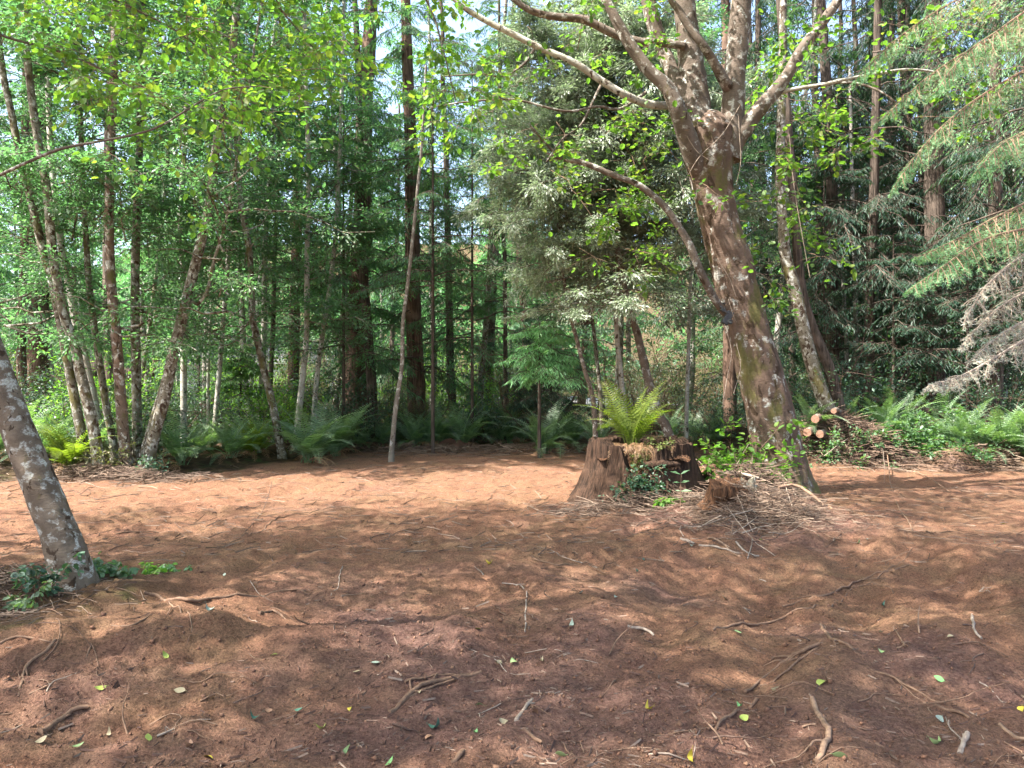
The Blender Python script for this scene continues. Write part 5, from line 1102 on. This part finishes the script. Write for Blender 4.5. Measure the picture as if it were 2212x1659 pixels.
# leafy shoots at the big tree's left side
def shoots(px, py, Y, n, l0, l1, leaf, label, mat='bright_leaf', name='leafy_shoots', up=1.4, seed=0, n3=6):
    r = np.random.default_rng(300+seed); b = W(px, py, Y); b[2] = float(H(b[0], b[1])); a = r.uniform(0, 6.28, n)
    mb = broad(r, r.normal(0, .03, (n, 3))*np.array([1, 1, .1]), np.stack([np.cos(a)*.6, np.sin(a)*.6, r.uniform(.5, 1, n)*up], -1), r.uniform(l0, l1, n), 5, n3, leaf, ROUND, .15, .7, .22, r=.008, twig=.3)
    return tag(link(name, mb.mesh(name, [M['stick'], M[mat]]), None, b), label, 'plant')
shoots(1610, 1040, 10.6, 26, .5, 1.15, .085, 'leafy light green shoots growing at the left foot of the forked tree')
shoots(1650, 1055, 10.3, 8, .2, .5, .075, 'few large-leaved shoots in front of the base of the forked tree', seed=1)
shoots(100, 1290, 5.4, 8, .15, .42, .045, 'dark green weeds at the foot of the near left trunk', 'shrub_leaf', 'weed_clump', seed=2)
shoots(55, 1330, 5.2, 6, .1, .22, .04, 'low weeds at the left edge by the near trunk', 'fern_green', 'weed_clump', seed=3, up=.8)
shoots(250, 1230, 6.1, 6, .12, .28, .055, 'small green weeds right of the near left trunk', 'bramble_leaf', 'weed_clump', seed=4, up=.7)
shoots(215, 1240, 6.0, 7, .1, .22, .05, 'pale weeds touching the right side of the near left trunk', 'bramble_leaf', 'weed_clump', seed=5, up=.6)
shoots(315, 1215, 6.4, 5, .08, .16, .05, 'tiny bright seedling beyond the weeds by the near trunk', 'bright_leaf', 'seedling', seed=6, up=.7)
shoots(385, 1215, 6.6, 4, .08, .16, .04, 'lone small seedling right of the tiny bright one', 'bramble_leaf', 'seedling', seed=7, up=.8)
shoots(330, 1025, 13.3, 14, .2, .5, .05, 'dark weeds at the foot of the right-leaning mossy alder', 'shrub_leaf', 'weed_clump', seed=8)
shoots(240, 1025, 13.4, 14, .3, .7, .05, 'grassy weeds between the stems of the alder clump', 'olive_leaf', 'weed_clump', seed=9)

# ------------------------------------------------------------ camera box strapped to the tree
def box_camera():
    p = W(1571, 687, 10.63); root = empty('trail_camera', p, 'small black camera box with a round lens strapped to the forked tree, pointing down', 'camera')
    def bevbox(sx, sy, sz, b):
        mb = MB(); prof = [(-sx+b, -sz), (sx-b, -sz), (sx, -sz+b), (sx, sz-b), (sx-b, sz), (-sx+b, sz), (-sx, sz-b), (-sx, -sz+b)]; n = 8
        rings = []
        for y, k in ((-sy, .88), (-sy+b, 1), (sy-b, 1), (sy, .88)): rings.append([(x*k, y, z*k) for x, z in prof])
        V = np.array(rings).reshape(-1, 3); i = np.arange(3)[:, None]*n; j = np.arange(n)[None]; mb.add(V, np.stack([i+j, i+(j+1) % n, i+n+(j+1) % n, i+n+j], -1).reshape(-1, 4))
        mb.add(V[:n], np.array([list(range(n))[::-1]])); mb.add(V[-n:], np.array([list(range(n))])); return mb
    rot = (0, R(28), 0)
    link('body', bevbox(.048, .045, .10, .012).mesh('body', M['black_plastic']), root, (0, 0, 0), rot)
    link('sun_hood', bevbox(.054, .055, .012, .005).mesh('sun_hood', M['black_plastic']), root, (-.048, -.005, .09), rot)
    mb = MB(); add_tube(mb, np.array([[0, -.03, 0], [0, -.06, -.005], [0, -.075, -.01]]), [.036, .036, .032], 20); ring = link('lens_ring', mb.mesh('lens_ring', M['black_plastic']), root, (.028, 0, -.055), rot)
    mb = MB(); add_tube(mb, np.array([[0, -.07, 0], [0, -.078, 0]]), [.024, .018], 18); link('lens', mb.mesh('lens', M['lens_glass'], True), ring, (0, -.001, -.008))
    mb = MB(); a = np.linspace(-.5, math.pi+.5, 30); P = np.stack([.33*np.cos(a)+.30, .33*np.sin(a)*.9+.30, .10+.16*np.cos(a)*-1], -1); add_tube(mb, P, .010, 6)
    link('strap', mb.mesh('strap', M['black_strap']), root, (0, -.02, -.03))
    mb = MB(); add_tube(mb, catmull([(-.09, .03, .17), (-.05, .0, .12), (-.02, .02, .09)], 8), .014, 8); link('mount_arm', mb.mesh('mount_arm', M['black_plastic']), root)
    mb = MB(); add_tube(mb, catmull([(.0, -.05, .26), (.03, -.055, .15), (.07, -.05, .03), (.12, -.03, -.06)], 20), .0035, 5); tag(link('vine_stem', mb.mesh('vine_stem', M['grey_stick']), None, p), 'thin pale vine stem hanging across the black camera box', 'vine')
box_camera()
def vines():
    r = np.random.default_rng(12)
    V = [([(1600, 225), (1560, 290), (1510, 340), (1480, 390)], 'pale vine crossing the fork of the big tree diagonally'), ([(1450, 160), (1470, 260), (1500, 320), (1530, 345)], 'thin vine hanging down the left of the fork'),
         ([(1705, 290), (1715, 400), (1735, 520), (1750, 600)], 'bare hanging vine right of the big forked trunk'), ([(1595, 250), (1598, 300), (1600, 350), (1590, 400)], 'vine hanging under the right limb of the big tree'),
         ([(1565, 700), (1580, 760), (1570, 820), (1560, 880)], 'loose vine hanging down the left edge of the big trunk'), ([(1590, 740), (1600, 790), (1585, 850)], 'short vine on the lower left of the big trunk'),
         ([(1550, 560), (1575, 600), (1590, 640)], 'short curved vine above the black camera box')]
    for k, (pp, lab) in enumerate(V):
        P = catmull(np.array([W(a, b, 10.58) for a, b in pp]), 24); mb = MB(); add_tube(mb, P-P[0], .0045, 5); tag(link('vine_stem', mb.mesh('vine_stem', M['grey_stick']), None, P[0]), lab, 'vine')
vines()

# pale house glimpsed between trunks, far left
def house():
    b = W(555, 845, 44); b[2] = float(H(b[0], b[1])); root = empty('pale_house', b, 'pale blue-grey house glimpsed between the trunks at the left', 'house')
    def bx(x0, x1, y0, y1, z0, z1):
        v = np.array([(x, y, z) for x in (x0, x1) for y in (y0, y1) for z in (z0, z1)]); return MB().add(v, np.array([[0, 1, 3, 2], [4, 6, 7, 5], [0, 4, 5, 1], [2, 3, 7, 6], [0, 2, 6, 4], [1, 5, 7, 3]]))
    link('wall', bx(-4, 4, 0, 6, -.3, 2.6).mesh('wall', M['house_wall']), root)
    v = np.array([(-4.4, -.4, 2.6), (4.4, -.4, 2.6), (4.4, 6.4, 2.6), (-4.4, 6.4, 2.6), (-4.4, 3, 4.3), (4.4, 3, 4.3)]); m = MB(); m.add(v, np.array([[0, 1, 5, 4], [2, 3, 4, 5], [3, 2, 1, 0]])); m.add(v, np.array([[0, 4, 3], [1, 2, 5]])); link('roof', m.mesh('roof', M['house_roof']), root)
    for x in (-2.4, 1.6):
        w = link('window', bx(x, x+1.1, -.05, -.005, .9, 2.0).mesh('window', M['window_glass']), root)
house()

# ------------------------------------------------------------ fallen leaves one by one
def fallen():
    r = np.random.default_rng(66)
    def lf_mesh(nm, col, curl, wid):
        m = simple('fallen_'+nm, col, tuple(c*.8 for c in col), 40, .55, .1, .3); K = 9; t = np.linspace(0, 1, K); w = wid*np.sin(np.pi*np.clip(t, .02, .98)**.85)**.8
        V = []; 
        for i in range(K):
            x = t[i]-.5; z = curl*(x*x)*1.4
            V += [(x, -w[i], z+.22*w[i]), (x, 0, z), (x, w[i], z+.22*w[i])]
        j = np.arange(K-1)[:, None]*3; f = np.stack([j+0, j+3, j+4, j+1], -1).reshape(-1, 4); f2 = f+1; mb = MB(); mb.add(V, np.vstack([f, f2])); P = np.array([(-.5, 0, curl*.35), (-.62, .01, curl*.5), (-.75, .04, curl*.4)]); add_tube(mb, P, .012, 4); return mb.mesh('fallen_leaf', m, True)
    C = {'pale': ('pale green', (.26, .36, .15)), 'green': ('grass green', (.16, .34, .12)), 'yellow': ('yellow', (.50, .40, .05)), 'lime': ('yellow-green', (.30, .36, .08)), 'tan': ('tan brown', (.30, .17, .10)), 'cream': ('cream coloured', (.40, .33, .20)), 'dark': ('dark bluish green', (.07, .16, .11)), 'grey': ('silvery grey-green', (.30, .36, .28))}
    ME = {k: [lf_mesh(k, v[1], c, w) for c, w in ((.6, .34), (1.3, .26), (-.5, .33), (.2, .38), (1.9, .22))] for k, v in C.items()}
    L = [(215, 1492, 'lime', 'on the bank at the lower left'), (358, 1422, 'lime', 'in the sun fleck left of centre'), (592, 1417, 'lime', 'on the soil left of the middle'), (320, 1605, 'lime', 'near the bottom left'), (235, 1598, 'cream', 'at the bottom left beside a crumb of wood'),
         (170, 1620, 'pale', 'close to the bottom left corner'), (410, 1622, 'tan', 'at the bottom left beside a yellow one'), (450, 1643, 'yellow', 'at the bottom edge left of centre'), (388, 1502, 'cream', 'under the bank left of centre'), (548, 1565, 'dark', 'in shade at the lower left middle'), (647, 1543, 'dark', 'half buried left of the lower middle'),
         (695, 1580, 'lime', 'in the lower middle left'), (755, 1538, 'yellow', 'small one in the lower middle left'), (810, 1435, 'grey', 'round one on dark litter left of the forked root'), (745, 1628, 'pale', 'at the bottom left of the middle'), (843, 1655, 'green', 'cut by the bottom edge'),
         (943, 1580, 'dark', 'big one near the bottom middle'), (1035, 1528, 'pale', 'bright one right of the forked root'), (1032, 1368, 'lime', 'with a stalk in the middle foreground'), (1058, 1222, 'yellow', 'in the dark litter above the middle'), (1255, 1283, 'grey', 'on bare soil right of the pale bent twig'), (1235, 1357, 'grey', 'beside the red patch of soil'),
         (1110, 1438, 'pale', 'upright one in the middle foreground'), (1078, 1440, 'cream', 'small one left of the upright leaf'), (1170, 1435, 'cream', 'tiny one right of the upright leaf'), (1085, 1565, 'cream', 'curled one below the short leaning stick'), (1027, 1590, 'green', 'small one left of the curled leaf'), (925, 1600, 'tan', 'at the bottom middle'), (1210, 1640, 'pale', 'bright one at the bottom edge right of middle'),
         (1398, 1535, 'yellow', 'by the pale chips at the lower right of middle'), (1390, 1212, 'dark', 'upright one on the sunlit soil'), (1378, 1240, 'dark', 'bluish one below the stump'), (1330, 1293, 'grey', 'small one right of a grey one'), (1565, 1298, 'dark', 'below the twig heap on dark litter'), (1495, 1184, 'grey', 'at the lower left of the twig heap'),
         (1643, 1167, 'lime', 'bright one on the brown twig heap'), (1855, 1178, 'pale', 'in the shade right of the heap'), (1873, 1168, 'grey', 'small one in the shade right of the heap'), (1594, 1372, 'pale', 'in the bowl by the long root'), (1907, 1312, 'dark', 'by the thin root on the right'), (1903, 1373, 'cream', 'small one on the right bank'), (1904, 1420, 'pale', 'below the small cream leaf'),
         (1775, 1478, 'lime', 'large one beside the double root'), (2028, 1478, 'green', 'glossy one in the right foreground'), (1670, 1496, 'cream', 'whitish crumpled one beside the double root'), (1605, 1560, 'lime', 'folded one at the lower right of middle'), (1598, 1535, 'green', 'small one near the root end'), (2055, 1380, 'cream', 'on the red soil near the right edge'),
         (1815, 1640, 'pale', 'bright one at the bottom right of the thick bent stick'), (1490, 1645, 'yellow', 'bright one at the bottom edge'), (2028, 1560, 'grey', 'pale one in the right foreground'), (2027, 1618, 'pale', 'near the bottom right'), (2205, 1537, 'yellow', 'at the right edge'), (2168, 1133, 'lime', 'near the right edge below the sunlit strip'),
         (2150, 1176, 'green', 'on the sunlit patch at the right'), (1793, 1100, 'tan', 'right of the forked tree foot'), (1930, 1240, 'tan', 'curled one beside the forked root'), (1155, 1545, 'tan', 'dry one near the bottom middle'), (485, 1245, 'grey', 'small one left by the thick wavy root'), (450, 1322, 'grey', 'below the thick wavy root'), (580, 1540, 'tan', 'small dry one at the lower left'),
         (1100, 1230, 'tan', 'dry one above the pale bent twig'), (905, 1500, 'cream', 'small one beneath the forked root prong'), (770, 1460, 'cream', 'small one left of the round grey leaf'), (1530, 1230, 'tan', 'dry one below the heap'), (90, 1605, 'cream', 'in the bottom left corner'), (505, 1215, 'tan', 'dry one in the left middle distance')]
    for k, (px, py, c, where) in enumerate(L):
        g = G(px, py); s = r.uniform(.042, .062)*(1.25 if 'large' in where or 'big' in where else (.75 if 'small' in where or 'tiny' in where else 1))
        o = link('fallen_leaf', ME[c][k % 5], None, (g[0], g[1], g[2]+.010), (r.normal(0, .45), r.normal(0, .45), r.uniform(0, 6.28)), s); tag(o, C[c][0]+' fallen leaf '+where, 'leaf', 'fallen leaves on the bare soil')
fallen()

# ------------------------------------------------------------ crumbs of soil, chips and needles (countless)
def crumbs():
    global TRI
    r = np.random.default_rng(99)
    n = 13000; y = 2.9+7.5*r.uniform(0, 1, n)**1.7; x = r.uniform(-.72, .72, n)*y; keep = r.uniform(0, 1, n) < (.35+.65*sstep(-.2, .3, fbm(x, y, 1.1, 3, 61))); x, y = x[keep], y[keep]; n = len(x)
    octa = (np.array([[1, 0, 0], [-.9, .1, 0], [0, .8, .1], [.1, -.9, 0], [0, 0, .7], [0, 0, -.6]]), [np.array([[0, 2, 4], [2, 1, 4], [1, 3, 4], [3, 0, 4], [2, 0, 5], [1, 2, 5], [3, 1, 5], [0, 3, 5]])])
    s = np.exp(r.normal(math.log(.0065), .45, n)); s = np.clip(s, .003, .024); mb = MB(); add_scatter(mb, octa, np.stack([x, y, Hd(x, y)+s*.3], -1), r.normal(0, 1, (n, 3)), r.normal(0, 1, (n, 3)), s); TRI += mb.ntri()
    tag(link('soil_crumbs', mb.mesh('soil_crumbs', M['clod'], True)), 'loose crumbs and clods of red-brown soil over the clearing', 'soil', kind='stuff')
    n = 20000; y = 2.9+8.5*r.uniform(0, 1, n)**1.6; x = r.uniform(-.72, .72, n)*y; lm = litter_mask(x, y); keep = r.uniform(0, 1, n) < np.clip(lm*1.3, .07, 1); x, y = x[keep], y[keep]; n = len(x)
    L = np.exp(r.normal(math.log(.020), .6, n)); L = np.clip(L, .007, .12); a = r.uniform(0, 6.28, n); D = np.stack([np.cos(a), np.sin(a), r.normal(.06, .16, n)], -1)
    P = np.stack([x, y, Hd(x, y)+.004], -1)[:, None]+D[:, None]*(L[:, None]*np.array([-.5, .5]))[..., None]; rr = np.clip(L*.07, .0010, .005)*r.uniform(.6, 1.5, n); mb = MB(); skel(mb, P, rr, rr*.8, 3); TRI += mb.ntri()
    tag(link('wood_chips', mb.mesh('wood_chips', M['chips'])), 'scattered wood chips, needles and bits of twig on the bare soil', 'litter', kind='stuff')
crumbs()
def far_litter():
    global TRI
    r = np.random.default_rng(98); n = 7000; y = 7+10.5*r.uniform(0, 1, n); x = r.uniform(-.72, .72, n)*y; k = y < edge_y(x)+.5; x, y = x[k], y[k]; n = len(x)
    L = np.clip(np.exp(r.normal(math.log(.10), .6, n)), .03, .5); a = r.uniform(0, 6.28, n); D = np.stack([np.cos(a), np.sin(a), r.normal(.03, .10, n)], -1); t = np.array([-.5, 0, .5])
    P = np.stack([x, y, H(x, y)+.008], -1)[:, None]+D[:, None]*(L[:, None]*t)[..., None]; P[:, 1] += r.normal(0, .08, (n, 3))*L[:, None]*[1, 1, .3]; rr = np.clip(L*.03, .002, .006); mb = MB(); skel(mb, P, rr, rr*.6, 3); TRI += mb.ntri()
    tag(link('dry_twig_litter', mb.mesh('dry_twig_litter', M['twigs'])), 'fine dry twigs strewn over the sunlit middle of the clearing', 'litter', kind='stuff')
far_litter()
# look-alikes that still share a label are told apart by their order from the left
def tell_apart():
    from collections import defaultdict
    D = defaultdict(list)
    for o in bpy.data.objects:
        if o.parent is None and 'group' in o and 'label' in o and any(w in o['group'] for w in ('wood', 'shrubs', 'ferns', 'spruces')) and o.location[1] > 12: D[o['label']].append(o)
    nm = ['leftmost', 'second from left', 'third from left', 'fourth from left', 'fifth from left', 'sixth from left', 'seventh from left']
    for lab, L in D.items():
        if 1 < len(L) <= 7:
            L.sort(key=lambda o: o.location[0]/o.location[1]); n = len(L)
            for i, o in enumerate(L):
                w = ('left' if i == 0 else 'right') if n == 2 else ('rightmost' if i == n-1 else nm[i])
                new = w+' '+lab
                if len(new.split()) <= 16: o['label'] = new
tell_apart()
print('done', round(time.time()-T0, 1), 'tris', TRI, 'objects', len(bpy.data.objects))
